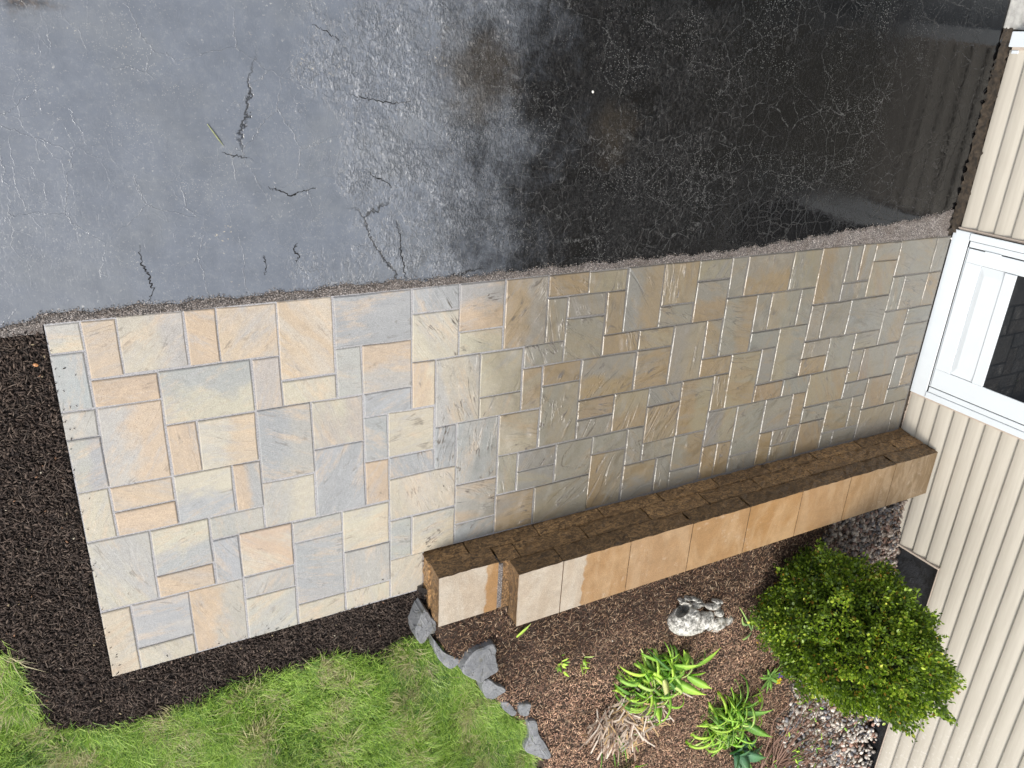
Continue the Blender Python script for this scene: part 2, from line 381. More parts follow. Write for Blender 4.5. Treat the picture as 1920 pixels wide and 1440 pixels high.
M_BLACKSOIL = soilm('black_mulch_bed', (.008, .006, .005), (.036, .027, .022))
M_BROWNSOIL = soilm('brown_mulch_bed', (.020, .012, .008), (.095, .060, .038))
M_TURFSOIL = soilm('turf_soil', (.020, .026, .008), (.06, .07, .025))
M_GRAVELBED = soilm('gravel_bed', (.02, .018, .016), (.09, .08, .07))

# ================================================================ SETTING
def sheet(name, x0, x1, y0, y1, z, mat, kind='structure'):
    o = link(name, mesh(name, [(x0,y0,z),(x1,y0,z),(x1,y1,z),(x0,y1,z)], [(0,1,2,3)]), mat); return tag(o, kind=kind)
# far ground, one sheet below everything
xs = np.concatenate([np.linspace(-700, -30, 12), np.arange(-28, 60, 1.0), np.linspace(62, 700, 12)])
ys = np.concatenate([np.linspace(-700, -62, 12), np.arange(-60, 0.1, 1.0), np.linspace(2, 700, 14)])
X, Y = np.meshgrid(xs, ys); Z = hgt(X, np.maximum(Y, -60))-.45; Z = np.where((Y > -14.5) | (X > 43.5), np.minimum(Z, -.62), Z)
idx = np.arange(X.size).reshape(X.shape)
Fg = np.stack([idx[:-1, :-1], idx[:-1, 1:], idx[1:, 1:], idx[1:, :-1]], -1).reshape(-1, 4)
tag(link('ground', mesh('ground', np.stack([X, Y, Z], -1).reshape(-1, 3), Fg, True), M_TURFSOIL), kind='structure')

def asph_edge(x):
    b = np.interp(x, [-60, -1.5, 0, 3, 7, 10, 14, 18, 22, 27, 32, 36, 39, 41, 43.6], [-1.3, -.10, .30, .32, .30, .36, .26, .30, .30, .28, .52, .80, .95, 1.1, 1.45])
    return b+.045*np.sin(x*2.9)+.03*np.sin(x*7.3+1)
ax_ = np.arange(-60, 43.98, .12)
top = np.full(ax_.shape, 90.)
V = np.concatenate([np.stack([ax_, asph_edge(ax_)+RNG.normal(0, .008, ax_.size), np.zeros(ax_.size)], 1), np.stack([ax_, asph_edge(ax_)+.35, np.full(ax_.size, .0)], 1), np.stack([ax_, top, np.zeros(ax_.size)], 1)])
n = len(ax_); q = np.arange(n-1)
Fd = np.concatenate([np.stack([q, q+1, q+1+n, q+n], 1), np.stack([q+n, q+1+n, q+1+2*n, q+2*n], 1)])
V[:n, 2] = -.03
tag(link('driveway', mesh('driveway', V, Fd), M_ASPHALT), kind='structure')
tag(sheet('gravel_edge', -60, 43.9, -.02, 2.6, -.055, M_GRIT), kind='structure')
tag(sheet('gravel_edge', -60, -.02, -.30, -.02, -.058, M_GRIT), kind='structure')

ng = 16000; gx = RNG.uniform(-6, 43.6, ng); gy = asph_edge(gx)+RNG.normal(-.02, .07, ng); gg = RNG.random(ng) < .45; gy[gg] = RNG.uniform(0, 1, gg.sum())*asph_edge(gx[gg])
gP = np.column_stack([gx, gy, np.full(ng, .0)+RNG.uniform(-.05, .01, ng)]); gs = RNG.uniform(.018, .05, ng)
gt = np.array([(.30,.26,.235),(.12,.11,.105),(.45,.41,.38),(.06,.055,.05),(.20,.16,.13)])[RNG.choice(5, ng)]
GV = np.array([(-.5,-.4,0),(.5,-.3,0),(0,.5,0),(.05,0,.7)], float); GF = np.array([(0,2,1),(0,1,3),(1,2,3),(2,0,3)])
V, F, T = scatter(GV, GF, gP, rotz_mats(RNG.uniform(0, 6.28, ng), RNG.normal(0, .3, ng), RNG.normal(0, .3, ng)), np.stack([gs*1.3, gs, gs], 1), gt)
tag(link('loose_grit', mesh('loose_grit', V, F, False, None, T), M_PEBBLE), 'loose crushed stone grit along the ragged edge of the asphalt', 'grit', kind='stuff')
# open cracks
M_CRACK = simple('crack_shadow', (.006, .006, .007), .9)
def px0(x, y): d = ray(x, y); return CAM-d*CAM[2]/d[2]
for pts, w_ in [([(262,462),(266,492),(276,512),(284,535),(283,566)], .060), ([(744,415),(752,446),(750,470),(757,498),(762,524)], .060), ([(495,478),(499,498),(497,516)], .045),
                ([(505,352),(520,356),(545,368),(562,360),(592,352)], .050), ([(690,322),(700,330),(722,340),(735,352)], .04), ([(556,455),(549,468),(560,480),(556,492)], .05),
                ([(650,176),(690,186),(735,193),(770,190)], .035), ([(585,46),(612,60),(634,72)], .04), ([(416,286),(446,292),(462,298)], .04)]:
    P_ = []
    for a, b in zip(pts[:-1], pts[1:]):
        A_, B_ = px0(*a), px0(*b)
        for t_ in np.arange(0, 1, .12): P_.append(A_*(1-t_)+B_*t_+np.append(RNG.normal(0, .028, 2), 0))
    P_.append(px0(*pts[-1])); P_ = np.array(P_); m_ = len(P_); T_ = np.gradient(P_, axis=0); N_ = np.stack([-T_[:, 1], T_[:, 0]], 1); N_ /= np.linalg.norm(N_, axis=1)[:, None]+1e-9
    ww = w_*np.sin(np.linspace(.12, 3.0, m_))**.6*RNG.uniform(.3, 1.1, m_)/2
    V = np.zeros((2*m_, 3)); V[:m_, :2] = P_[:, :2]+N_*ww[:, None]; V[m_:, :2] = P_[:, :2]-N_*ww[:, None]; V[:, 2] = .008
    tag(link('crack', mesh('crack', V, [(i, i+1, m_+i+1, m_+i) for i in range(m_-1)]), M_CRACK), kind='structure')
# garage floor slab and the dirt strip along the foundation
mb = MB(); mb.box(43.75, 47.4, 10.55, 60, -.5, .10); tag(mb.build('garage_floor', M_SLAB, bevel=.05), kind='structure')
def rough_strip(name, x0, x1, y0, y1, z0, z1, mat, st=.16, amp=.07):
    xx = np.arange(x0, x1+st, st); yy = np.arange(y0, y1+st, st); X, Y = np.meshgrid(xx, yy)
    Z = z0+(z1-z0)*(X-x0)/(x1-x0)+RNG.normal(0, amp, X.shape); X = X+RNG.normal(0, .03, X.shape)
    idx = np.arange(X.size).reshape(X.shape)
    F = np.stack([idx[:-1, :-1], idx[:-1, 1:], idx[1:, 1:], idx[1:, :-1]], -1).reshape(-1, 4)
    return tag(link(name, mesh(name, np.stack([X, Y, Z], -1).reshape(-1, 3), F), mat), kind='structure')
rough_strip('dirt_strip', 43.72, 44.95, .2, 10.5, .03, .08, M_DIRT)
rough_strip('dirt_strip', 44.05, 44.95, -12.5, .2, -.22, -.12, M_DIRT, amp=.03)

# ================================================================ PATIO
TONE = dict(c=(.455,.415,.325), g=(.375,.365,.33), b=(.320,.328,.325), o=(.455,.355,.25), m=(.385,.35,.305), p=(.40,.29,.23))
PAV = """0,0,1,1,gcv 0,1,1,2,b 0,3,1,1,g 0,4,1,2,gbu 0,6,1,2,c 0,8,2,3,gc 0,11,1,3,oc 1,0,1,2,o 1,2,2,1,o 1,3,2,3,gou 1,6,2,1,o 1,7,2,1,o 1,11,2,2,gb 1,13,2,1,c 2,0,2,2,cgu 2,8,2,2,cbv 2,10,2,1,o 3,2,3,2,bcv 3,4,1,2,o 3,6,2,2,cbv 3,11,2,3,ogu 4,0,1,2,o 4,4,2,2,cou 4,8,2,1,g 4,9,1,2,b 5,0,2,2,go 5,6,1,2,obu 5,9,2,2,oc 5,11,2,1,g 5,12,2,2,gc 6,2,1,2,m 6,4,2,3,bgu 6,7,2,2,gcu 7,0,2,3,oc 7,3,2,1,c 7,9,2,1,g 7,10,2,3,b 7,13,2,1,c 8,4,2,2,mc 8,6,2,3,b 9,0,3,2,b 9,2,1,2,g 9,9,2,2,c 9,11,2,2,g 9,13,2,1,c 10,2,2,2,ogv 10,4,2,1,b 10,5,1,2,b 10,7,1,2,o 11,5,2,2,c 11,7,2,1,b 11,8,3,2,c 11,10,1,2,gb 11,12,2,2,c 12,0,2,1,b 12,1,2,2,c 12,3,1,2,oc 12,10,2,2,cg 13,3,2,3,gc 13,6,1,2,b 14,0,2,2,bov 14,2,2,1,c 14,6,2,3,bg 14,9,2,2,go 14,11,2,1,b 15,3,2,2,c 15,5,2,1,c 16,0,2,3,ogu 16,6,2,2,co 16,8,1,2,gc 16,10,2,2,og 17,3,2,1,g 17,4,1,2,oc 17,8,2,1,b 17,9,2,1,bc 18,0,2,1,o 18,1,1,2,og 18,4,2,1,o 18,5,2,3,gc 18,10,3,2,gc 19,1,2,1,g 19,2,2,2,gc 19,8,2,2,g 20,0,2,1,c 20,4,3,2,bov 20,6,2,1,o 20,7,2,1,g 21,1,1,2,o 21,3,2,1,o 21,8,2,1,g 21,9,2,3,ogu 22,0,2,3,bou 22,6,2,2,cov 23,3,2,1,co 23,4,2,2,og 23,8,1,2,g 23,10,2,2,obv 24,0,2,2,oc 24,2,2,1,g 24,6,2,1,b 24,7,2,2,o 24,9,2,1,g 25,3,2,3,gcu 25,10,1,2,b 26,0,2,1,gc 26,1,2,2,bov 26,6,2,3,ocu 26,9,2,2,gou 26,11,2,1,b 27,3,1,2,og 27,5,2,1,o 28,0,1,2,g 28,2,2,3,gou 28,6,1,2,o 28,8,2,2,bcu 28,10,1,2,o 29,0,3,2,gov 29,5,2,3,oc 29,10,1,2,o 30,2,1,2,g 30,4,2,1,b 30,8,2,3,gb 30,11,2,1,b 31,2,2,2,cgu 31,5,1,2,b 31,7,2,1,o 32,0,2,2,gc 32,4,2,3,cbu 32,8,2,2,bg 32,10,1,2,o 33,2,1,2,g 33,7,2,1,b 33,10,2,1,gb 33,11,2,1,go 34,0,2,3,ogu 34,3,1,2,gm 34,5,2,1,g 34,6,2,1,o 34,8,1,2,o 35,3,2,2,gc 35,7,3,2,co 35,9,2,1,b 35,10,2,2,bo 36,0,1,2,g 36,2,2,1,bg 36,5,2,2,g 37,0,1,2,go 37,3,3,2,bg 37,9,2,2,go 37,11,1,1,b 38,0,2,1,go 38,1,2,2,co 38,5,2,1,gc 38,6,1,2,gc 38,8,2,1,b 38,11,2,1,b 39,6,3,2,pg 39,9,1,2,g 40,0,3,2,g 40,2,1,2,g 40,4,2,2,gou 40,8,2,2,go 40,10,3,2,cbv 41,2,2,2,gm 42,4,2,1,bg 42,5,2,2,g 42,7,1,2,b 42,9,2,1,b 43,0,1,2,g 43,2,1,2,om 43,7,1,2,o 43,10,1,2,b"""
patio = tag(link('patio', mesh('patio', [(.02,-14,-.048),(12.55,-14,-.048),(12.55,-12,-.048),(44.2,-12.3,-.048),(44.2,0,-.048),(.02,0,-.048)], [(0,1,2,3,4,5)]), M_JOINT), kind='structure')
def paver_mesh(w, h, variant):
    r = random.Random(int(w*100)*1000+int(h*100)*10+variant)
    g = .034; def_pts = []
    nx = max(1, round(w)); ny = max(1, round(h))
    x0, x1, y0, y1 = g, w-g, -h+g, -g
    pts = []
    for i in range(nx): pts.append((x0+(x1-x0)*i/nx, y0))
    for i in range(ny): pts.append((x1, y0+(y1-y0)*i/ny))
    for i in range(nx): pts.append((x1+(x0-x1)*i/nx, y1))
    for i in range(ny): pts.append((x0, y1+(y0-y1)*i/ny))
    pts = [(a+r.uniform(-.018, .018), b+r.uniform(-.018, .018)) for a, b in pts]
    cx, cy = w/2, -h/2; n = len(pts); V = []
    tz = [r.uniform(-.004, .004) for _ in pts]
    ch = .036
    for (a, b), z in zip(pts, tz):
        V.append((a-math.copysign(min(ch, abs(a-cx)), a-cx), b-math.copysign(min(ch, abs(b-cy)), b-cy), z))
    for (a, b) in pts: V.append((a, b, -.030))
    for (a, b) in pts: V.append((a, b, -.45))
    F = [tuple(range(n))]
    for k in (0, 1):
        for i in range(n):
            j = (i+1) % n; F.append((k*n+i, (k+1)*n+i, (k+1)*n+j, k*n+j))
    return mesh('paver', V, F)
cache = {}
for row in PAV.split():
    u, v, w, h, c = row.split(','); u, v, w, h = map(int, (u, v, w, h)); wf, hf = float(w), float(h)
    if u == 11 and v == 12: wf = 1.56
    if u+w >= 44: wf += .12-.03*(v > 6)
    key = (wf, hf, random.randrange(3))
    if key not in cache: cache[key] = paver_mesh(*key)
    o = bpy.data.objects.new('paver', cache[key]); C.objects.link(o); o.parent = patio
    if not o.data.materials: o.data.materials.append(M_PAVER)
    jx, jy = random.uniform(-.012, .012), random.uniform(-.012, .012)
    if u > 0 and v == 0: jy = random.uniform(-.02, .02)
    o.location = ((u+jx)*U, (-v+jy)*U, random.uniform(-.020, .022)*U)
    o.rotation_euler = (random.uniform(-.006, .006), random.uniform(-.006, .006), random.uniform(-.008, .008))
    a = c[0]; b = c[1] if len(c) > 1 and c[1] in TONE else a
    axis = c[-1] if c[-1] in 'uv' else ''
    k = random.uniform(.93, 1.06)
    ta = [min(.8, x*k*random.uniform(.98, 1.02)) for x in TONE[a]]; tb = [min(.8, x*k*random.uniform(.98, 1.02)) for x in TONE[b]]
    if a == b: tb = [x*.90 for x in TONE[a]] if random.random() < .5 else [.6*x+.4*y for x, y in zip(TONE[a], TONE[random.choice('cgom')])]
    o['tone_a'] = ta; o['tone_b'] = tb
    o['tone_axis'] = [1., 0., 0.] if axis == 'u' else [0., -1., 0.] if axis == 'v' else [0., 0., 0.]
    if axis == 'v': o['tone_a'], o['tone_b'] = tb, ta; o['tone_axis'] = [0., 1., 0.]

# ================================================================ BLOCK WALL
wall = empty('retaining_wall', (28, -13.8, 0), 'low tan retaining wall of split face blocks between the patio and the planting bed', 'retaining wall')
def block(name, x0, x1, yf, yb, z0, z1, endface=False, amp=.055, wet=None, parent=wall, lean=.13):
    r = RNG; L = x1-x0
    nx = max(3, int(L/.30)); nz = 4; V = []; F = []; mi = []
    xs = np.linspace(x0, x1, nx+1); zs = np.linspace(z0, z1, nz+1)
    D = r.normal(0, amp*.5, (nz+1, nx+1)); D += r.uniform(-.2, .2)*amp; D[0] -= .012
    D[-1] = D[-1]*.5; D -= (np.arange(nz+1)/nz*lean)[:, None]
    for k in range(nz+1):
        for i in range(nx+1): V.append((xs[i], yf+D[k, i], zs[k]))
    idf = lambda k, i: k*(nx+1)+i
    for k in range(nz):
        for i in range(nx): F.append((idf(k, i+1), idf(k, i), idf(k+1, i), idf(k+1, i+1))); mi.append(0)
    b = len(V)
    if endface:
        ny = 8; ye = np.linspace(yf, yb, ny+1); E = r.normal(0, amp*.5, (nz+1, ny+1)); E[-1] *= .3
        for k in range(nz+1):
            for i in range(ny+1):
                if i == 0: V.append(V[idf(k, 0)])
                else: V.append((x0+E[k, i]+.05*(k < nz), ye[i], zs[k]))
        ide = lambda k, i: b+k*(ny+1)+i
        for k in range(nz):
            for i in range(ny): F.append((ide(k, i), ide(k, i+1), ide(k+1, i+1), ide(k+1, i))); mi.append(0)
        left_top = [ide(nz, i) for i in range(1, ny+1)]
        c1 = len(V); V.append((x1, yb, z1)); V.append((x1, yb, z0))
        F.append(tuple([c1]+[idf(nz, i) for i in range(nx, -1, -1)][::1]+left_top)[::-1]); mi.append(1)
        F.append((idf(0, nx), idf(nz, nx), c1, c1+1)); mi.append(0)
        F.append((c1, ide(nz, ny), ide(0, ny), c1+1)); mi.append(0)
    else:
        c = len(V); V += [(x1, yb, z1), (x0, yb, z1), (x1, yb, z0), (x0, yb, z0)]
        F.append(tuple([idf(nz, i) for i in range(nx+1)]+[c, c+1])); mi.append(1)
        F.append((c, c+2, c+3, c+1)); mi.append(0)
        F.append(tuple([idf(k, nx) for k in range(nz+1)][::-1]+[c, c+2][::-1][::-1])); mi.append(0)
        F.append(tuple([idf(k, 0) for k in range(nz+1)]+[c+1, c+3])); mi.append(0)
    if name == 'block': mi = [0]*len(mi)
    me = mesh(name, V, F, False, mi)
    o = link(name, me, [M_SPLIT, M_CAP], parent)
    bm = bmesh.new(); bm.from_mesh(me); bmesh.ops.remove_doubles(bm, verts=bm.verts, dist=1e-6); bmesh.ops.recalc_face_normals(bm, faces=bm.faces); bm.to_mesh(me); bm.free()
    o['wet_from'] = float((wet if wet is not None else x0-5)*U); o['wet_soft'] = 0.0
    return o
G = .030
c1j = [12.50, 14.46, 18.05, 21.7, 25.35, 29.0, 32.7, 36.4, 40.1, 44.48]
for i in range(len(c1j)-1): block('block', c1j[i]+(G if i else 0), c1j[i+1]-G, -12.06, -14.6, -.3, .68-.035, i == 0, lean=.16)
block('cap_block', 12.56, 15.40, -12.15, -14.84, .68, 1.66, True, wet=14.78)
c2j = [15.50, 16.55, 20.15, 23.85, 27.5, 31.2, 34.9, 38.6, 42.3, 44.49]
for i in range(len(c2j)-1): block('block', c2j[i]+G, c2j[i+1]-G, -12.23, -14.9, .68, 1.63-.035, i == 0)
c3j = [15.92, 18.22, 21.93, 25.68, 29.46, 33.22, 36.98, 40.75, 44.50]
wets = [99, 19.35, 21.0, 24.5, 29.0, 33, 36, 40]
for i in range(len(c3j)-1): block('cap_block', c3j[i]+G*.7, c3j[i+1]-G*.7, -12.37, -15.33, 1.63, 2.56, i == 0, wet=wets[i])
mb = MB(); mb.box(15.38, 15.64, -14.8, -12.40, 1.0, 1.67); mb.build('gravel_joint', M_GRIT, wall, bevel=.04)

# ================================================================ HOUSE
house = empty('house', (44.6, -12, 0), 'beige vinyl sided house wall with a white storm door at the end of the patio', 'house')
WX = 44.62; EX = .95
def board(name, y0, y1, z0, ex=EX, parent=house, build=True, mb=None):
    prof = [(WX+.22, z0-.01), (WX+.005, z0-.01), (WX-.012, z0+.012), (WX-.020, z0+.06), (WX-.012, z0+.30*ex), (WX+.022, z0+.58*ex), (WX+.085, z0+.82*ex), (WX+.165, z0+ex+.03)]
    V = [(x, y0, z) for x, z in prof]+[(x, y1, z) for x, z in prof]; n = len(prof); V = V+V
    F = [(i, i+1, n+i+1, n+i) for i in range(n-1)]+[tuple(range(2*n, 3*n))[::-1], tuple(range(3*n, 4*n))]
    if mb is not None: mb.add(V, F); return
    o = link(name, mesh(name, V, F), M_VINYL, parent)
    for p in o.data.polygons: p.use_smooth = p.index in (3, 4, 5, 6)
    return o
for k in range(6): board('siding_board', .50, 9.60, .12+EX*k)
for k in range(5): board('siding_board', -19.54, -9.70, -.09+EX*k)
for k in range(5, 15): board('siding_board', -60, -9.70, -.09+EX*k)
mb = MB()
for k in range(6, 19): board('', .50, 9.60, .12+EX*k, mb=mb)
for k in range(15, 19): board('', -60, -9.70, -.09+EX*k, mb=mb)
zk = 18.0
while zk < 61: board('', -60, 9.60, zk, mb=mb); zk += EX
zk = 20.5
while zk < 61: board('', 9.60, 34, zk, mb=mb); zk += EX
tag(mb.build('upper_siding', M_VINYL, house), kind='stuff')
mb = MB(); mb.box(WX+.20, WX+1.4, -60, -19.7, 4.72, 62); mb.box(WX+.20, WX+1.4, -19.7, -9.4, -.2, 62); mb.box(WX+.20, WX+1.4, -9.4, .3, 17.9, 62); mb.box(WX+.20, WX+1.4, .3, 9.75, .1, 62); mb.box(WX+.20, WX+1.4, 9.75, 34, 20.6, 62); mb.build('sheathing', M_TRIM, house)
mb = MB(); mb.box(WX+.45, WX+2.2, -60, -19.52, -.5, 4.72); mb.box(WX+.5, WX+2.2, -19.52, 10.4, -.5, .3); mb.build('foundation', M_FOUND, house)
def trim(y0, y1, z0, z1, x0=WX-.10, x1=WX+.2): 
    mb = MB(); mb.box(x0, x1, y0, y1, z0, z1); return mb.build('trim_strip', M_TRIM, house, bevel=.012)
trim(.37, .50, 0.02, 18.0); trim(-9.70, -9.565, -.12, 18.0); trim(-19.66, -19.54, 1.0, 4.64); trim(9.60, 9.73, .25, 20.5)
trim(-19.64, -9.70, -.22, -.11, WX-.03, WX+.2); trim(-60, -19.66, 4.56, 4.65, WX+.0, WX+.3)
mb = MB(); mb.box(WX-.22, WX+.6, 9.73, 10.46, .10, 20.5); mb.build('corner_board', M_WHITE, house, bevel=.04)
mb = MB(); mb.box(WX-.12, WX-.02, 9.42, 9.58, .28, .62); mb.build('vent_clip', M_WHITE, house, bevel=.02)
mb = MB()
for k in range(5): mb.box(WX+2.2, WX+2.5, 10.5, 34, .2+k*4, 4.1+k*4)
mb.build('garage_door', M_WHITE, house, bevel=.08)
mb = MB(); mb.box(WX-4.2, WX+40, -62, 36, 62, 62.6)
mb.add([(WX-4.2,-62,62.6),(WX-4.2,36,62.6),(WX+40,36,82),(WX+40,-62,82)], [(0,1,2,3)]); mb.build('roof', M_SHINGLE, house)
mb = MB(); mb.box(WX-4.6, WX-4.2, -62, 36, 61.4, 62.8); mb.build('gutter', M_WHITE, house)
for ya in (34, -60.6):
    mb = MB(); mb.box(WX+1.4, WX+40, ya, ya+.6, 0, 62); mb.build('side_wall', M_VINYL, house)
# storm door with its frame: the door is a part, its pieces are sub-parts
door = empty('door', (WX, -4.6, 0)); door.parent = house; door.location = Vector((WX*U, -4.6*U, 0))-house.location
def dpiece(name, boxes, mat, bevel=.02):
    mb = MB()
    for b in boxes: mb.box(*b)
    o = link(name, mesh(name, mb.v, mb.f), mat); o.parent = door
    o.location = (-WX*U, 4.6*U, 0)
    if bevel:
        bv = o.modifiers.new('bevel', 'BEVEL'); bv.width = bevel*U; bv.segments = 2
    return o
D0 = WX-.30
dpiece('riser', [(D0+.05, WX+.3, -9.55, .36, -.10, .90)], M_WHITE, .03)
dpiece('door_gap', [(D0+.10, WX+.3, -9.5, .3, .90, 17.9)], M_GAP, 0)
dpiece('casing', [(D0, D0+.10, -.06, .35, .93, 17.9)], M_WHITE, .03)
dpiece('casing', [(D0, D0+.10, -9.54, -9.15, .93, 17.9)], M_WHITE, .03)
dpiece('jamb', [(D0+.03, D0+.10, -.40, -.085, 1.02, 17.8)], M_WHITE, .02)
dpiece('jamb', [(D0+.03, D0+.10, -9.13, -8.82, 1.02, 17.8)], M_WHITE, .02)
dpiece('door_sweep', [(D0+.05, D0+.11, -8.78, -.43, .985, 1.045)], M_WHITE, .01)
dpiece('door_stile', [(D0+.0, D0+.10, -1.22, -.46, 1.09, 17.7)], M_WHITE, .02)
dpiece('door_stile', [(D0+.0, D0+.10, -8.76, -7.62, 1.09, 17.7)], M_WHITE, .02)
dpiece('door_rail', [(D0+.002, D0+.10, -7.615, -1.225, 1.09, 2.0)], M_WHITE, .01)
dpiece('hinge', [(D0-.03, D0+.02, -.50, -.40, 2.0, 2.9)], M_WHITE, .015)
# raised kick panel
V = [(D0+.04,-7.6,2.02),(D0+.04,-1.24,2.02),(D0+.04,-1.24,3.36),(D0+.04,-7.6,3.36),(D0-.015,-7.15,2.32),(D0-.015,-1.69,2.32),(D0-.015,-1.69,3.36),(D0-.015,-7.15,3.36)]
o = link('kick_panel', mesh('kick_panel', V, [(0,4,5,1),(1,5,6,2),(0,3,7,4),(4,7,6,5),(0,1,2,3)]), M_WHITE); o.parent = door; o.location = (-WX*U, 4.6*U, 0)
dpiece('glass_retainer', [(D0-.05, D0+.06, -7.60, -1.24, 3.38, 4.00)], M_WHITE, .02)
dpiece('glass', [(D0+.05, D0+.07, -7.60, -1.24, 4.02, 16.8)], M_GLASS, 0)
dpiece('door_rail', [(D0+.002, D0+.10, -7.615, -1.225, 16.8, 17.7)], M_WHITE, .01)

# ================================================================ BEDS AND LAWN
def W(pts): return [tuple(at(*p)[:2]) for p in pts]
lawn_edge = W([(0,1212),(27,1247),(40,1275),(58,1304),(70,1335),(85,1357),(120,1366),(160,1360),(200,1362),(235,1352),(266,1346),(300,1330),(336,1322),(400,1300),(470,1275),(520,1258),(554,1250),(580,1240),(627,1225),(660,1232),(690,1230),(735,1222),(752,1202),(779,1183),(790,1196),(815,1205),(840,1240),(868,1255),(890,1285),(912,1305),(935,1325),(965,1345),(985,1365),(992,1400),(1000,1440)])
lawn_poly = [(-22,-9.0)]+lawn_edge+[(20.5,-32),(21.2,-38),(-22,-38)]
black_poly = [(-22,-.5),(-1.6,-.22),(-.04,-.16),(-.04,-14.0),(12.6,-14.0),(12.55,-12.2),(12.75,-15.3)]+[(x+.25, y-.35) for x, y in lawn_edge[:24]][::-1]+[(-22,-10)]
grav_a = W([(1500,1000),(1560,975),(1640,945),(1705,930),(1700,1020),(1700,1120),(1720,1180)])
grav_poly = [(38.5,-15.3),(44.6,-15.3),(45.0,-15.3),(45.0,-46)]+W([(1480,1440),(1470,1400),(1455,1355),(1478,1330),(1488,1300),(1482,1275),(1470,1255)])+[(38.2,-22),(37.3,-18.6)]
brown_poly = [(12.75,-14.7),(15.6,-14.7),(15.9,-15.2),(44.9,-15.2),(44.9,-46),(22,-46)]+[tuple(v) for v in W([(1020,1440),(995,1395),(985,1362),(960,1335),(930,1310),(905,1285),(880,1250),(850,1240),(820,1205),(800,1170)])]
def basesheet(name, poly, mat, dz, st=.3):
    poly = np.array(poly); x0, y0 = poly.min(0)-st; x1, y1 = poly.max(0)+st
    xs = np.arange(x0, x1+st, st); ys = np.arange(y0, y1+st, st); X, Y = np.meshgrid(xs, ys)
    ins = inside(poly, X.ravel(), Y.ravel()).reshape(X.shape)
    idx = np.arange(X.size).reshape(X.shape)
    m = ins[:-1, :-1] | ins[1:, 1:] | ins[:-1, 1:] | ins[1:, :-1]
    F = np.stack([idx[:-1, :-1], idx[:-1, 1:], idx[1:, 1:], idx[1:, :-1]], -1)[m]
    Z = hgt(X, Y)+dz
    used = np.unique(F); rm = -np.ones(X.size, int); rm[used] = np.arange(len(used))
    V = np.stack([X, Y, Z], -1).reshape(-1, 3)[used]
    return V, rm[F]
def pts_in(poly, n, vis=None):
    poly = np.array(poly); lo = poly.min(0); hi = poly.max(0)
    lo = np.maximum(lo, [-6.5, -45]); hi = np.minimum(hi, [45, 1])
    out = []; c = 0
    while c < n:
        p = RNG.uniform(lo, hi, (n*2, 2)); p = p[inside(poly, p[:, 0], p[:, 1])]
        if vis: p = p[vis(p)]
        out.append(p); c += len(p)
    return np.concatenate(out)[:n]
def in_view(p, mg=60):
    z = hgt(p[:, 0], p[:, 1]); q = (np.stack([p[:, 0], p[:, 1], z], 1)-CAM)@ROT.T
    u = 960+F_PX*q[:, 0]/q[:, 2]; v = 720+F_PX*q[:, 1]/q[:, 2]
    return (u > -mg) & (u < 1920+mg) & (v > -mg) & (v < 1440+mg)
def tri(F):
    return np.concatenate([F[:, [0, 1, 2]], F[:, [0, 2, 3]]]) if F.shape[1] == 4 else F
def stuff(name, parts, mats, label, cat):
    Vs, Fs, Ms, Ts, b = [], [], [], [], 0
    for V, F, mi, T in parts:
        F = tri(np.asarray(F)); Vs.append(V); Fs.append(F+b); Ms.append(np.full(len(F), mi)); Ts.append(T if T is not None else np.ones((len(V), 3))*.1); b += len(V)
    o = link(name, mesh(name, np.concatenate(Vs), np.concatenate(Fs), False, np.concatenate(Ms), np.concatenate(Ts)), mats)
    return tag(o, label, cat, kind='stuff')
SH_V = np.array([(-.5,0,0),(.5,0,0),(-.18,.5,.0),(.22,.42,0),(.2,-.5,0),(-.24,-.4,0),(0,.05,.5),(0,0,-.5)], float)
SH_F = np.array([(0,5,6),(5,4,6),(4,1,6),(1,3,6),(3,2,6),(2,0,6),(0,7,5),(5,7,4),(4,7,1),(1,7,3),(3,7,2),(2,7,0)])
SL_V = np.array([(-.5,-.5,0),(.5,-.4,.1),(.5,.5,0),(-.5,.4,.1),(0,0,.7),(0,0,-.7)], float)
SL_F = np.array([(0,1,4),(1,2,4),(2,3,4),(3,0,4),(1,0,5),(2,1,5),(3,2,5),(0,3,5)])
def chips(poly, n, L, Wd, T, cols, lift=.04, tilt=.35, tv=SH_V, tf=SH_F, warm=None):
    p = pts_in(poly, n, in_view); z = hgt(p[:, 0], p[:, 1])+RNG.uniform(-.03, lift, n)
    R = rotz_mats(RNG.uniform(0, 6.28, n), RNG.normal(0, tilt, n), RNG.normal(0, tilt, n))
    S = np.stack([RNG.uniform(*L, n), RNG.uniform(*Wd, n), RNG.uniform(*T, n)], 1)
    cols = np.array(cols); t = cols[RNG.choice(len(cols), n)]*RNG.uniform(.7, 1.3, (n, 1))
    if warm is not None: t = warm(p, t)
    V, F, T_ = scatter(tv, tf, np.column_stack([p, z]), R, S, t)
    return V, F, 1, T_
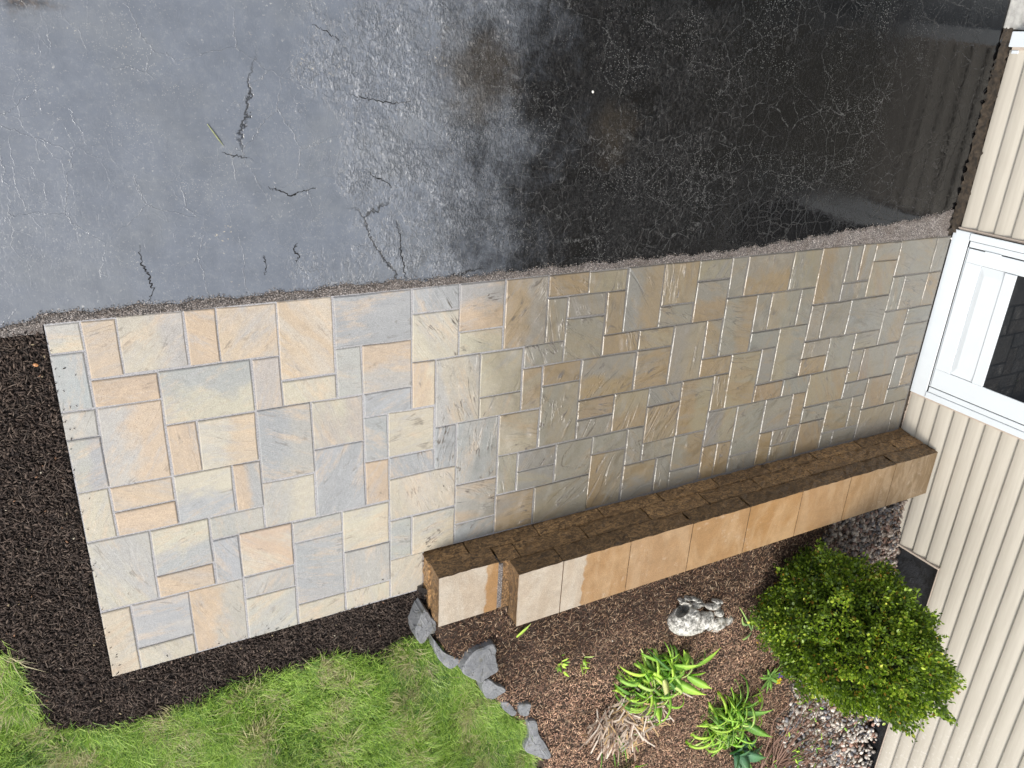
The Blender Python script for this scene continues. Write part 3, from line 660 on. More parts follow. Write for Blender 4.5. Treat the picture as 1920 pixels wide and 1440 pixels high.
# black mulch
bs = basesheet('b', black_poly, None, -.03)
stuff('black_mulch', [(bs[0], bs[1], 0, None),
      chips(black_poly, 26000, (.06,.34), (.02,.09), (.015,.05), [(.042,.030,.024),(.062,.044,.035),(.026,.019,.016),(.100,.074,.058)], .09, .5),
      chips(black_poly, 2200, (.15,.5), (.012,.03), (.01,.02), [(.16,.125,.10),(.10,.08,.065)], .1, .25, SL_V, SL_F),
      chips(black_poly, 140, (.08,.2), (.05,.09), (.03,.05), [(.30,.24,.15),(.22,.12,.07),(.4,.36,.28)], .09)],
      [M_BLACKSOIL, M_CHIP], 'fresh black bark mulch spread round the outer end of the patio', 'mulch')
ncr = 90; sx = np.where(RNG.random(ncr) < .5, RNG.exponential(.13, ncr), RNG.uniform(0, 12, ncr)); sy = np.where(sx < 1.2, RNG.uniform(-14, 0, ncr), -14+RNG.exponential(.12, ncr)); sx = np.clip(sx, .03, 12.3)
V, F, T = scatter(SH_V, SH_F, np.column_stack([sx, np.clip(sy, -13.97, -.03), np.full(ncr, .035)]), rotz_mats(RNG.uniform(0, 6.28, ncr), RNG.normal(0, .2, ncr), RNG.normal(0, .2, ncr)), np.stack([RNG.uniform(.03, .13, ncr), RNG.uniform(.015, .04, ncr), RNG.uniform(.01, .03, ncr)], 1), np.tile((.04,.03,.024), (ncr, 1)))
tag(link('spilled_mulch', mesh('spilled_mulch', V, F, False, None, T), M_CHIP), 'dark bark crumbs spilled over the outer edge of the pavers', 'mulch', kind='stuff')
# brown mulch
def warm(p, t):
    f = sstep(-17.5, -23.5, p[:, 1])*sstep(60, 20, p[:, 0]+0*p[:, 1])
    f = (f+.15*np.sin(p[:, 0]*1.3)*np.sin(p[:, 1]*1.1)).clip(0, 1)[:, None]
    return t*(1.15-.15*f)+(t*2.2+np.array([.20, .145, .105]))*f
bs = basesheet('b', brown_poly, None, -.042)
stuff('brown_mulch', [(bs[0], bs[1], 0, None),
      chips(brown_poly, 66000, (.05,.28), (.009,.032), (.010,.025), [(.13,.070,.047),(.075,.038,.026),(.19,.115,.075),(.34,.23,.15),(.040,.021,.015),(.10,.06,.045)], .08, .4, SL_V, SL_F, warm),
      chips(brown_poly, 9000, (.06,.22), (.03,.07), (.015,.03), [(.060,.030,.022),(.10,.055,.038),(.13,.085,.06)], .06, .4, SH_V, SH_F, warm),
      chips(brown_poly, 11000, (.14,.40), (.014,.030), (.010,.018), [(.42,.29,.18),(.55,.42,.29),(.33,.20,.12)], .11, .3, SL_V, SL_F),
      chips(brown_poly, 60, (.1,.2), (.07,.12), (.04,.08), [(.6,.55,.48),(.5,.36,.26)], .09)],
      [M_BROWNSOIL, M_BARK], 'brown shredded bark mulch covering the planting bed behind the wall', 'mulch')
# pebbles against the foundation
ico = bmesh.new(); bmesh.ops.create_icosphere(ico, subdivisions=2, radius=.5); ico.verts.ensure_lookup_table()
IV = np.array([v.co[:] for v in ico.verts]); IF = np.array([[v.index for v in f.verts] for f in ico.faces]); ico.free()
def pebbles(n, cols, size, vis, layer):
    out = []
    var = 6
    for k in range(var):
        tv = IV*(1+RNG.normal(0, .09, (len(IV), 1)))+np.sin(IV[:, [1, 2, 0]]*5+k)*.05; nn = n//var
        p = pts_in(grav_poly, nn, lambda q: in_view(q) & vis(q)); z = hgt(p[:, 0], p[:, 1])+RNG.uniform(-.01, layer, nn)+gup(p)
        R = rotz_mats(RNG.uniform(0, 6.28, nn), RNG.normal(0, .5, nn), RNG.normal(0, .5, nn)); s = RNG.uniform(*size, nn)
        S = np.stack([s*RNG.uniform(.9, 1.5, nn), s, s*RNG.uniform(.45, .8, nn)], 1)
        cc = np.array(cols); t = cc[RNG.choice(len(cc), nn)]*RNG.uniform(.75, 1.25, (nn, 1))
        V, F, T = scatter(tv, IF, np.column_stack([p, z]), R, S, t); out.append((V, F, 1, T))
    return out
def gup(p): return .55*sstep(43.3, 45, p[:, 0])*sstep(-20, -26, p[:, 1])
bs = basesheet('b', grav_poly, None, .02)
near = lambda q: q[:, 1] > -24.5
far = lambda q: q[:, 1] <= -23.5
stuff('pebble_bed', [(bs[0], bs[1], 0, None)]
      + pebbles(1900, [(.11,.085,.07),(.075,.070,.072),(.19,.15,.125),(.13,.075,.055),(.30,.26,.22),(.055,.05,.05)], (.17,.34), near, .16)
      + pebbles(2600, [(.36,.325,.28),(.50,.455,.39),(.17,.17,.18),(.27,.24,.21),(.64,.59,.52),(.32,.19,.14),(.11,.11,.12)], (.14,.33), far, .18),
      [M_GRAVELBED, M_PEBBLE], 'mixed brown and grey river pebbles along the house foundation', 'gravel')
# lawn
bs = basesheet('b', lawn_poly, None, -.055)
BV = np.array([(-.5,0,0),(.5,0,0),(-.42,.22,.5),(.42,.22,.5),(0,.75,.86)], float); BF = np.array([(0,1,3),(0,3,2),(2,3,4)])
def blades(n, poly, Lr, cols, lean, vis=in_view, wr=(.022,.042)):
    p = pts_in(poly, n, vis); z = hgt(p[:, 0], p[:, 1])-.03
    clump = .5+.5*np.sin(p[:, 0]*1.1+1.7*np.sin(p[:, 1]*.7))*np.sin(p[:, 1]*1.3+1.1*np.sin(p[:, 0]*.9))
    nt = max(50, n//14); tc = pts_in(poly, nt, vis); k = RNG.integers(0, nt, n); p = tc[k]+RNG.normal(0, .13, (n, 2)); z = hgt(p[:, 0], p[:, 1])-.03
    taz = RNG.uniform(0, 6.28, nt)*.55+1.6*clump.mean()+2.0*np.sin(tc[:, 0]*.5+tc[:, 1]*.3); tl = RNG.uniform(.6, 1.2, nt)
    az = taz[k]+RNG.normal(0, .6, n)
    L = RNG.uniform(*Lr, n)*tl[k]
    ln = np.abs(RNG.normal(lean, .35, n))
    d = np.array([np.cos(az), np.sin(az)]).T
    w = RNG.uniform(*wr, n)
    V = np.zeros((n, 5, 3)); side = np.stack([-d[:, 1], d[:, 0]], 1)*w[:, None]/2
    base = np.column_stack([p, z])
    for k, (t, ww) in enumerate([(0, 1), (.5, .85), (1, 0)]):
        hor = ln*L*(t**1.5); up = L*t*(1-.32*t*np.minimum(ln, 1.6))
        c = base.copy(); c[:, :2] += d*hor[:, None]; c[:, 2] += up
        if k < 2:
            a = c.copy(); a[:, :2] -= side*ww; b = c.copy(); b[:, :2] += side*ww
            V[:, 2*k] = a; V[:, 2*k+1] = b
        else: V[:, 4] = c
    cols = np.array(cols); patch = (.5+.5*np.sin(p[:, 0]*.9+p[:, 1]*.5))*(.5+.5*np.sin(p[:, 1]*.8-p[:, 0]*.35+2))
    i = np.clip((RNG.random(n)*.6+patch*.35+RNG.random(nt)[k]*.3)*len(cols)*.85, 0, len(cols)-1).astype(int)
    t = cols[i]*RNG.uniform(.75, 1.25, (n, 1))
    F = np.array([(0,1,3),(0,3,2),(2,3,4)])[None]+(np.arange(n)*5)[:, None, None]
    return V.reshape(-1, 3), F.reshape(-1, 3), 1, np.repeat(t, 5, 0)
GC = [(.44,.44,.22),(.27,.40,.07),(.37,.54,.10),(.14,.26,.06),(.48,.61,.17),(.30,.45,.08),(.09,.19,.05),(.54,.62,.28)]
edge_band = lambda q: in_view(q)
stuff('lawn', [(bs[0], bs[1], 0, None), blades(120000, lawn_poly, (.20,.62), GC, .85, wr=(.016,.034)),
               blades(13000, lawn_poly, (.3,.7), [(.50,.45,.26),(.40,.36,.20)], 1.3, lambda q: in_view(q) & (np.sin(q[:, 0]*1.9+np.sin(q[:, 1]*1.4)*2)*np.sin(q[:, 1]*1.6+1) > .35))],
      [M_TURFSOIL, M_BLADE], 'bright green lawn of fine uncut grass beside the black mulch', 'grass')

# ================================================================ EDGING STONES
M_STONE = None
def slate():
    t = MT('grey_slate'); n = t.noise(12, 5, .7, .7); rnd = t.new('ShaderNodeObjectInfo').outputs['Random']
    c = t.mix(t.ramp(n, .3, .7), (.13, .137, .145), (.25, .255, .26)); c = t.mix(t.ramp(t.noise(30, 4), .55, .75, 0, .5), c, (.25, .245, .215))
    c = t.mix(t.math('MULTIPLY', rnd, .4), c, (.12, .12, .125)); c = t.mix(t.ramp(t.noise(16, 5, .75, vec=t.vm('ADD', t.pos(), (2, 2, 2))), .56, .66, 0, .6), c, (.11, .105, .07))
    st = t.math('FRACT', t.math('MULTIPLY', t.noise(7, 3, .6, .6), 5)); h = t.math('ADD', t.ramp(st, .85, 1.), t.math('MULTIPLY', t.noise(60, 4, .7), .5))
    return t.set(color=c, rough=.55, spec=.4, normal=t.bump(h, .5, .012))
M_STONE = slate()
stones = [
 ([(265,100),(310,170),(355,215),(350,310),(300,330),(245,410),(195,370),(175,290),(205,180),(225,130)], .30, 'pale grey edging stone wedged against the end of the short wall block'),
 ([(340,375),(375,430),(440,480),(520,505),(575,520),(520,570),(470,600),(410,570),(360,500)], .22, 'curved crescent shaped grey edging stone just below the stone touching the wall'),
 ([(600,545),(680,460),(760,430),(835,400),(865,440),(862,520),(880,590),(870,640),(760,700),(735,725),(650,690),(570,630)], .38, 'largest edging stone, broad and mossy with a chipped top, between lawn and bed'),
 ([(740,740),(790,690),(850,730),(945,785),(880,840),(830,870),(770,850)], .22, 'dark triangular slate edging stone just beyond the largest mossy stone'),
 ([(905,900),(960,885),(1000,930),(1030,980),(990,1005),(930,960)], .16, 'small sunken edging stone half covered by grass at the lawn edge'),
 ([(1055,910),(1145,900),(1150,930),(1130,1005),(1065,1000)], .16, 'small square dark edging stone lying in the brown mulch'),
 ([(1130,1060),(1200,1055),(1215,1150),(1270,1230),(1320,1330),(1290,1370),(1200,1350),(1110,1310),(1110,1250),(1140,1180)], .18, 'long dark slate edging stone at the bottom edge of the bed')]
for pts, th, lab in stones:
    w0 = np.array([at(740+a/4.5, 1120+b/4.5, 0) for a, b in pts]); zt = float(np.percentile(hgt(w0[:, 0], w0[:, 1]), 75))+th
    w = np.array([CAM+ray(740+a/4.5, 1120+b/4.5)*(zt-CAM[2])/ray(740+a/4.5, 1120+b/4.5)[2] for a, b in pts]); c = w.mean(0)
    # refine outline
    P2 = []
    for i in range(len(w)):
        a, b = w[i], w[(i+1) % len(w)]
        pv, nx_ = w[i-1], w[(i+2) % len(w)]
        for t in (0, .25, .5, .75):
            q = .5*((2*a)+(-pv+b)*t+(2*pv-5*a+4*b-nx_)*t*t+(-pv+3*a-3*b+nx_)*t**3); P2.append((q[0]+RNG.normal(0, .012), q[1]+RNG.normal(0, .012)))
    n = len(P2); V = []; rings = [(.55, zt+.01), (.91, zt), (.985, zt-.05), (1.02, zt-th-.6)]
    tiltx, tilty = RNG.normal(0, .04), RNG.normal(0, .04)
    for s, z in rings:
        for x, y in P2: V.append((c[0]+(x-c[0])*s, c[1]+(y-c[1])*s, z+tiltx*(x-c[0])+tilty*(y-c[1])+RNG.normal(0, .005)))
    V.append((c[0], c[1], zt+.02)); F = [(i, (i+1) % n, 4*n) for i in range(n)]
    for k in range(3): F += [(k*n+i, (k+1)*n+i, (k+1)*n+(i+1) % n, k*n+(i+1) % n) for i in range(n)]
    V = np.array(V); o = link('edging_stone', mesh('edging_stone', V-np.array([c[0], c[1], 0]), F), M_STONE); o.location = (c[0]*U, c[1]*U, 0)
    tag(o, lab, 'stone', 'slate stones edging the bed')

# ================================================================ BOXWOOD
bush = empty('boxwood_shrub', (35.3, -20.2, 1.5), 'tall rounded boxwood shrub with small glossy leaves beside the house corner', 'shrub')
BC = np.array([35.3, -20.2, 5.8]); BR = np.array([3.7, 3.6, 5.3])
def lump(d):
    s = 0
    for a, b, cc, w in [(2.1, 1.6, 1.5, .05), (3.3, 3.1, 4.2, .05), (6.7, 7.3, 6.9, .055), (10.1, 11.7, 12.3, .045)]:
        s = s+w*np.sin(a*d[:, 0]*2+1.3*a)*np.sin(b*d[:, 1]*2+.7*b)*np.sin(cc*d[:, 2]*2+.5*cc)*2.2
    return s
n = 62000
d = RNG.normal(0, 1, (n, 3)); d /= np.linalg.norm(d, axis=1)[:, None]
keep = (d[:, 2] > -.86); d = d[keep]; n = len(d)
dep = RNG.beta(1.3, 2.6, n)
ns = 420; sdir = RNG.normal(0, 1, (ns, 3)); sdir /= np.linalg.norm(sdir, axis=1)[:, None]; si = (d@sdir.T); near_ = si.max(1); shoot = sstep(.9965, .9992, near_)
r = 1+1.25*lump(d)-.24*dep+.02*RNG.normal(0, 1, n)+shoot*RNG.uniform(-.02, .065, n)
P = BC+d*BR*r[:, None]
# leaves sit in sprays: jitter groups towards common directions
nrm = d/BR; nrm /= np.linalg.norm(nrm, axis=1)[:, None]
out = nrm*.7+RNG.normal(0, .62, (n, 3))+np.array([0, 0, .35]); out /= np.linalg.norm(out, axis=1)[:, None]
sd_ = np.cross(out, RNG.normal(0, 1, (n, 3))); sd_ /= np.linalg.norm(sd_, axis=1)[:, None]
up = np.cross(sd_, out)
Rm = np.stack([out, sd_, up], -1)
L = RNG.uniform(.13, .24, n); S = np.stack([L, L*RNG.uniform(.5, .62, n), L*.5], 1)
LV = np.array([(0,0,0),(.32,.5,.12),(.72,.42,.10),(1,0,-.06),(.72,-.42,.10),(.32,-.5,.12)], float); LF = np.array([(0,3,2),(0,2,1),(0,4,3),(0,5,4)])
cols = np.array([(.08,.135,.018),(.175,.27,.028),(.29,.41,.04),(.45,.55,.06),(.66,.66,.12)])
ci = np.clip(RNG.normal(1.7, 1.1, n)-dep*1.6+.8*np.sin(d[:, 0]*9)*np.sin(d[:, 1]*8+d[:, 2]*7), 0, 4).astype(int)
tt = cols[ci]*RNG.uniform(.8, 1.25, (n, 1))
yb = np.sin(d[:, 0]*13+2)*np.sin(d[:, 1]*11)*np.sin(d[:, 2]*12+1); old = (RNG.random(n) < .012+.10*(yb > .55)); tt[old] = np.array([.42,.24,.035])*RNG.uniform(.7, 1.2, (old.sum(), 1))
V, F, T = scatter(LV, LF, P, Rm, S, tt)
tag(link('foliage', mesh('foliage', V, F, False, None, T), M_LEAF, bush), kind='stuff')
# shoots that stand out of the outline
tv = []; 
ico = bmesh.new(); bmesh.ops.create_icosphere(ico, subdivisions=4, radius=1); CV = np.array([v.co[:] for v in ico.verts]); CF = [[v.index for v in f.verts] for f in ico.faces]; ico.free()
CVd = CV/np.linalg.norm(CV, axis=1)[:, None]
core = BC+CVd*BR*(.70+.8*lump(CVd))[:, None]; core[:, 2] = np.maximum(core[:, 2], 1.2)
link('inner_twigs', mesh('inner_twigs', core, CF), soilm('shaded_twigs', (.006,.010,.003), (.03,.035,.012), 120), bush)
mb = MB()
def tube(mb, pts, r0, r1, k=5, mi=0):
    pts = [np.array(p, float) for p in pts]; V = []; F = []
    for i, p in enumerate(pts):
        t = pts[min(i+1, len(pts)-1)]-pts[max(i-1, 0)]; t /= np.linalg.norm(t)+1e-9
        a = np.cross(t, (0.3, .5, .8)); a /= np.linalg.norm(a)+1e-9; b = np.cross(t, a); rr = r0+(r1-r0)*i/(len(pts)-1)
        for j in range(k): V.append(p+rr*(math.cos(6.283*j/k)*a+math.sin(6.283*j/k)*b))
    for i in range(len(pts)-1):
        for j in range(k): F.append((i*k+j, i*k+(j+1) % k, (i+1)*k+(j+1) % k, (i+1)*k+j))
    mb.add(V, F, mi)
M_TWIG = simple('grey_brown_twig', (.16, .11, .07), .8, .25, 60)
for i in range(7):
    a = i*.9; tube(mb, [(35.3+.2*math.cos(a), -20.2+.2*math.sin(a), 1.2), (35.3+.8*math.cos(a), -20.2+.8*math.sin(a), 3.0), (35.3+2*math.cos(a), -20.2+2*math.sin(a), 6)], .14, .05)
mb.build('trunk', M_TWIG, bush)

# ================================================================ STRAPPY PLANTS
def ribbon(base, az, length, rise, droop, width, seg=9, twist=0., fold=.14, blunt=False, broad=False, curl=0.):
    """one arching leaf: vertices and faces of a folded ribbon with its own thickness"""
    V = []; F = []; p = np.array(base, float); ang = rise; ds = length/seg
    for i in range(seg+1):
        t = i/seg
        w = width*(min(1, .45+1.8*t) if not broad else math.sin(math.pi*min(1, .12+t*.9))**.7)
        if not blunt: w *= (1-max(0, t-.62)/.38)**.7+.02
        else: w *= 1-.25*t
        dirv = np.array([math.cos(az)*math.cos(ang), math.sin(az)*math.cos(ang), math.sin(ang)])
        side = np.array([-math.sin(az+twist*t), math.cos(az+twist*t), 0]); nn = np.cross(dirv, side)
        if nn[2] < 0: nn = -nn
        for s, f in ((-.5, fold), (0, 0), (.5, fold)): V.append(p+side*w*s+nn*w*f*.5)
        V.append(p-nn*.018)
        p = p+dirv*ds; ang -= droop*ds*(0.5+t); az += curl/seg
    for i in range(seg):
        a = i*4; b = a+4
        F += [(a, a+1, b+1, b), (a+1, a+2, b+2, b+1), (a, b, b+3, a+3), (a+2, a+3, b+3, b+2)]
    return V, F
def leaf(parent, name, base, az, length, rise, droop, width, col, tipcol=None, **kw):
    V, F = ribbon(base, az, length, rise, droop, width, **kw); V = np.array(V)
    t = np.linspace(0, 1, len(V)//4).repeat(4)[:, None]; tip = np.array(tipcol if tipcol else col)
    T = np.array(col)*(1-t**2)+tip*t**2; T[1::4] *= 1.15
    V[:, 2] = np.maximum(V[:, 2], hgt(V[:, 0], V[:, 1])+.04)
    o = link(name, mesh(name, V, F, True, None, T), M_STRAP, parent); return o
YG = (.62,.80,.13); LG = (.34,.60,.09); DG = (.12,.28,.06); PL = (.62,.74,.26); BG = (.17,.36,.22)
def clump(px, py, n, lmin, lmax, wid, label, cat='plant', group=None, spread=.62, az0=None, cols=(YG, LG, YG, LG, PL, DG), rise=(.55, 1.4), droop=(.9, 1.9), name='daylily_clump', **kw):
    b = at(px, py); e = empty(name, (b[0], b[1], b[2]), label, cat, group)
    for i in range(n):
        az = RNG.uniform(0, 6.283) if az0 is None else RNG.normal(az0[0], az0[1])
        bb = b+np.array([RNG.normal(0, spread), RNG.normal(0, spread), -.05])
        bb[2] = float(hgt(bb[0], bb[1]))
        leaf(e, 'leaf', bb, az, RNG.uniform(lmin, lmax), RNG.uniform(*rise), RNG.uniform(*droop), wid*RNG.uniform(.55, 1.2), cols[RNG.integers(len(cols))], cols[RNG.integers(len(cols))], curl=RNG.normal(0, 1.1), twist=RNG.normal(0, .9), seg=12, **kw)
    return e, b
e, b = clump(1222, 1266, 130, 2.0, 4.2, .20, 'leafy daylily clump with arching yellow green leaves between statue and straw stubble', group='daylily clumps in the mulch')
for dx, dy, az, L_, w_ in [(.6,.6,.4,2.2,.62),(.2,1.0,1.4,2.0,.5),(-.3,.5,2.4,1.9,.45),(.9,-.3,-.4,2.6,.6),(-.2,-.6,-1.6,2.2,.6)]:
    leaf(e, 'broad_leaf', (b[0]+dx, b[1]+dy, float(hgt(b[0]+dx, b[1]+dy))), az, L_, 1.0, .35, w_, LG, YG, broad=True)
q = at(1245, 1275, 1.3)
leaf(e, 'cut_leaf', q, -1.25, 1.15, .1, .2, .45, (.62,.62,.28), (.66,.64,.30), blunt=True, fold=.05)
e, b = clump(1356, 1346, 120, 2.0, 4.4, .20, 'daylily clump with long arching leaves above the blue green broad leaves', group='daylily clumps in the mulch', spread=.5)
for dx, dy, az, L_, w_ in [(.2,.8,1.2,2.6,.62),(.5,.5,.4,2.6,.62),(.7,0,-.5,2.8,.6)]:
    leaf(e, 'broad_leaf', (b[0]+dx, b[1]+dy, float(hgt(b[0]+dx, b[1]+dy))), az, L_, 1.0, .35, w_, DG, LG, broad=True)
for k in range(7):
    leaf(e, 'stem_leaf', b+np.array([RNG.normal(.6, .25), RNG.normal(-.6, .3), 0]), -1.02+RNG.normal(0, .06), RNG.uniform(4.2, 6), .35, .10, .10, LG, DG)
# broad tulip leaves above clump A
b = at(1283, 1262); e = empty('tulip_leaves', tuple(b), 'three broad upright tulip leaves just below the stone statue', 'plant')
for dx, dy, az, L_, ri, w_ in [(-.1,.6,1.95,1.9,.25,.62),(.5,.35,.42,2.0,.15,.42),(-.5,.3,2.5,1.2,.2,.45),(-.8,.2,2.9,1.1,.2,.35),(0,0,1.2,1.5,.9,.5),(.2,-.2,-.5,1.6,.7,.5)]:
    leaf(e, 'leaf', (b[0]+dx, b[1]+dy, b[2]+.12), az, L_, ri, .15, w_, LG, YG, broad=True, fold=.35)
# hosta like plant
b = at(1378, 1412); e = empty('hosta_plant', tuple(b), 'blue green broad leaved plant at the bottom edge below the daylilies', 'plant')
for k in range(13): leaf(e, 'leaf', b+np.array([RNG.normal(0, .2), RNG.normal(0, .2), 0]), RNG.uniform(0, 6.28), RNG.uniform(1.3, 2.2), RNG.uniform(.4, 1.0), .4, RNG.uniform(.55, .8), BG, DG, broad=True, fold=.3)
# thin sprout beside the shrub
b = at(1406, 1180); e = empty('thin_sprout', tuple(b), 'thin pale green sprout with curling leaves between statue and boxwood', 'plant')
for dx, dy, az, L_, w_, cu in [(0,0,2.2,3.5,.15,.0),(-.2,.7,3.0,1.9,.20,-1.3),(.3,.3,1.75,1.8,.16,.2),(0,-.1,3.5,1.0,.24,-.8),(0,0,1.9,1.0,.18,.0)]:
    leaf(e, 'leaf', (b[0]+dx, b[1]+dy, b[2]+.15), az, L_, .28, .12, w_, (.26,.42,.16), PL, curl=cu)
# small seedlings
for (px, py), lab, n_, L_, cc in [((1095,1244), 'small yellow green seedling alone in the middle of the mulch', 9, .7, (YG, PL)), ((1052,1245), 'tiny grass tuft sprouting left of the yellow green seedling', 10, .45, (LG, YG))]:
    b = at(px, py); e = empty('seedling', tuple(b), lab, 'plant')
    for k in range(n_): leaf(e, 'leaf', b+np.array([RNG.normal(0, .14), RNG.normal(0, .2), 0]), RNG.uniform(0, 6.28), L_*RNG.uniform(.6, 1.1), RNG.uniform(.3, 1.2), .5, .16, cc[k % 2], broad=True, seg=5)
for (px, py), az, L_, w_, lab in [((966,1192), .65, .95, .20, 'single fallen green leaf lying beside the end of the wall'), ((1408,1304), .1, .9, .16, 'single green leaf lying in the mulch above the second daylily clump')]:
    b = at(px, py); e = empty('fallen_leaf', tuple(b), lab, 'leaf'); leaf(e, 'blade', b+np.array([0, 0, .12]), az, L_, .05, .1, w_, YG, PL, broad=True, seg=6)
# leaf tips at the bottom edge
b = at(1155, 1452); e = empty('young_shoots', tuple(b), 'young pale green shoots at the bottom edge below the straw stubble', 'plant')
for dx, az, L_, w_ in [(-.2,1.9,1.9,.42),(.7,1.6,1.3,.55),(1.3,1.5,1.5,.3),(.2,1.2,1.2,.3)]: leaf(e, 'leaf', b+np.array([dx, 0, 0]), az, L_, .8, .2, w_, LG, PL, broad=True)
# pansy
b = at(1440, 1268); e = empty('pansy', tuple(b), 'small pansy with one purple and one yellow flower at the pebble edge', 'flower')
for k in range(13): leaf(e, 'leaf', b+np.array([0, 0, .1]), k*.5+RNG.normal(0, .15), RNG.uniform(.8, 1.35), .25, .3, .26, (.22,.42,.09), LG, broad=True, seg=5)
def flower(dx, dy, col, core_):
    V = []; F = []; T = []
    for k in range(5):
        a = k*1.2566; i = len(V); r_ = .23
        for (rr, da, z) in [(0,0,0),(.7,-.55,.03),(1.1,-.2,.0),(1.1,.2,.0),(.7,.55,.03)]:
            V.append((b[0]+dx+rr*r_*math.cos(a+da), b[1]+dy+rr*r_*math.sin(a+da), b[2]+.5+z+.01*k)); T.append(core_ if rr == 0 else col)
        F += [(i, i+1, i+2), (i, i+2, i+3), (i, i+3, i+4)]
    link('flower', mesh('flower', V, F, False, None, np.array(T)), M_STRAP, e)
flower(.45, .40, (.14,.06,.50), (.04,.02,.1)); flower(.42, -.10, (.85,.68,.02), (.6,.25,.01))
# straw stubble
b = at(1165, 1345); e = empty('cut_grass_stubble', tuple(b), 'cut back ornamental grass clump, a spreading tuft of pale straw stubble', 'dead plant')
mb = MB()
for k in range(520):
    cx, cy = RNG.normal(0, .85), RNG.normal(0, .65); az = RNG.normal(-1.15, .95) if RNG.random() < .8 else RNG.uniform(0, 6.28)
    p0 = np.array([b[0]+cx, b[1]+cy+.3, 0]); p0[2] = float(hgt(p0[0], p0[1]))+RNG.uniform(0, .35); L_ = RNG.uniform(.7, 2.0); ri = RNG.uniform(.15, .9)
    q1 = p0+np.array([math.cos(az)*math.cos(ri), math.sin(az)*math.cos(ri), math.sin(ri)])*L_*.55; q2 = q1+np.array([math.cos(az), math.sin(az), .1])*L_*.45
    q2[2] = max(q2[2], float(hgt(q2[0], q2[1]))+.05)
    tube(mb, [p0, q1, q2], .045, RNG.uniform(.03, .055), 3)
V = np.array(mb.v); base_c = np.array([(.44,.35,.27),(.32,.235,.175),(.60,.52,.43),(.22,.14,.10),(.48,.33,.17)])
tc = base_c[RNG.choice(5, len(V)//9)].repeat(9, 0)
tag(link('stubble', mesh('stubble', V, mb.f, False, None, tc), M_STRAW, e), kind='stuff')
for k in range(14): leaf(e, 'green_blade', b+np.array([RNG.normal(-.4, .5), RNG.normal(-.4, .5), 0]), RNG.normal(-1.3, .4), RNG.uniform(1.2, 2.4), .7, .4, .1, DG, LG)
# twiggy low shrub by the pebbles
b = at(1425, 1452); e = empty('twiggy_shrub', tuple(b), 'sparse twiggy shrub with thin brown branches trailing over the pebbles', 'shrub')
mb = MB(); lv = []
for k in range(46):
    az = RNG.normal(.55, .45); L_ = RNG.uniform(3.5, 8.5); p = b+np.array([RNG.normal(0, .4), RNG.normal(-.8, .8), .1]); P_ = [p.copy()]
    for j in range(6):
        az += RNG.normal(0, .13); p = p+np.array([math.cos(az), math.sin(az), .05])*L_/6; p[2] = max(float(hgt(p[0], p[1]))+.15+.14*j*RNG.random(), 0); P_.append(p.copy())
        if j > 1 and RNG.random() < .8:
            for _ in range(2): lv.append((p+RNG.normal(0, .1, 3), RNG.uniform(0, 6.28)))
    tube(mb, P_, .055, .018, 4)
mb.build('branch', simple('red_brown_twig', (.30, .18, .13), .8, .2, 60), e)
for q, az in lv[:90]:
    leaf(e, 'leaf', q, az, RNG.uniform(.25, .5), .4, .3, .15, (LG, DG, YG)[RNG.integers(3)], broad=True, seg=4)

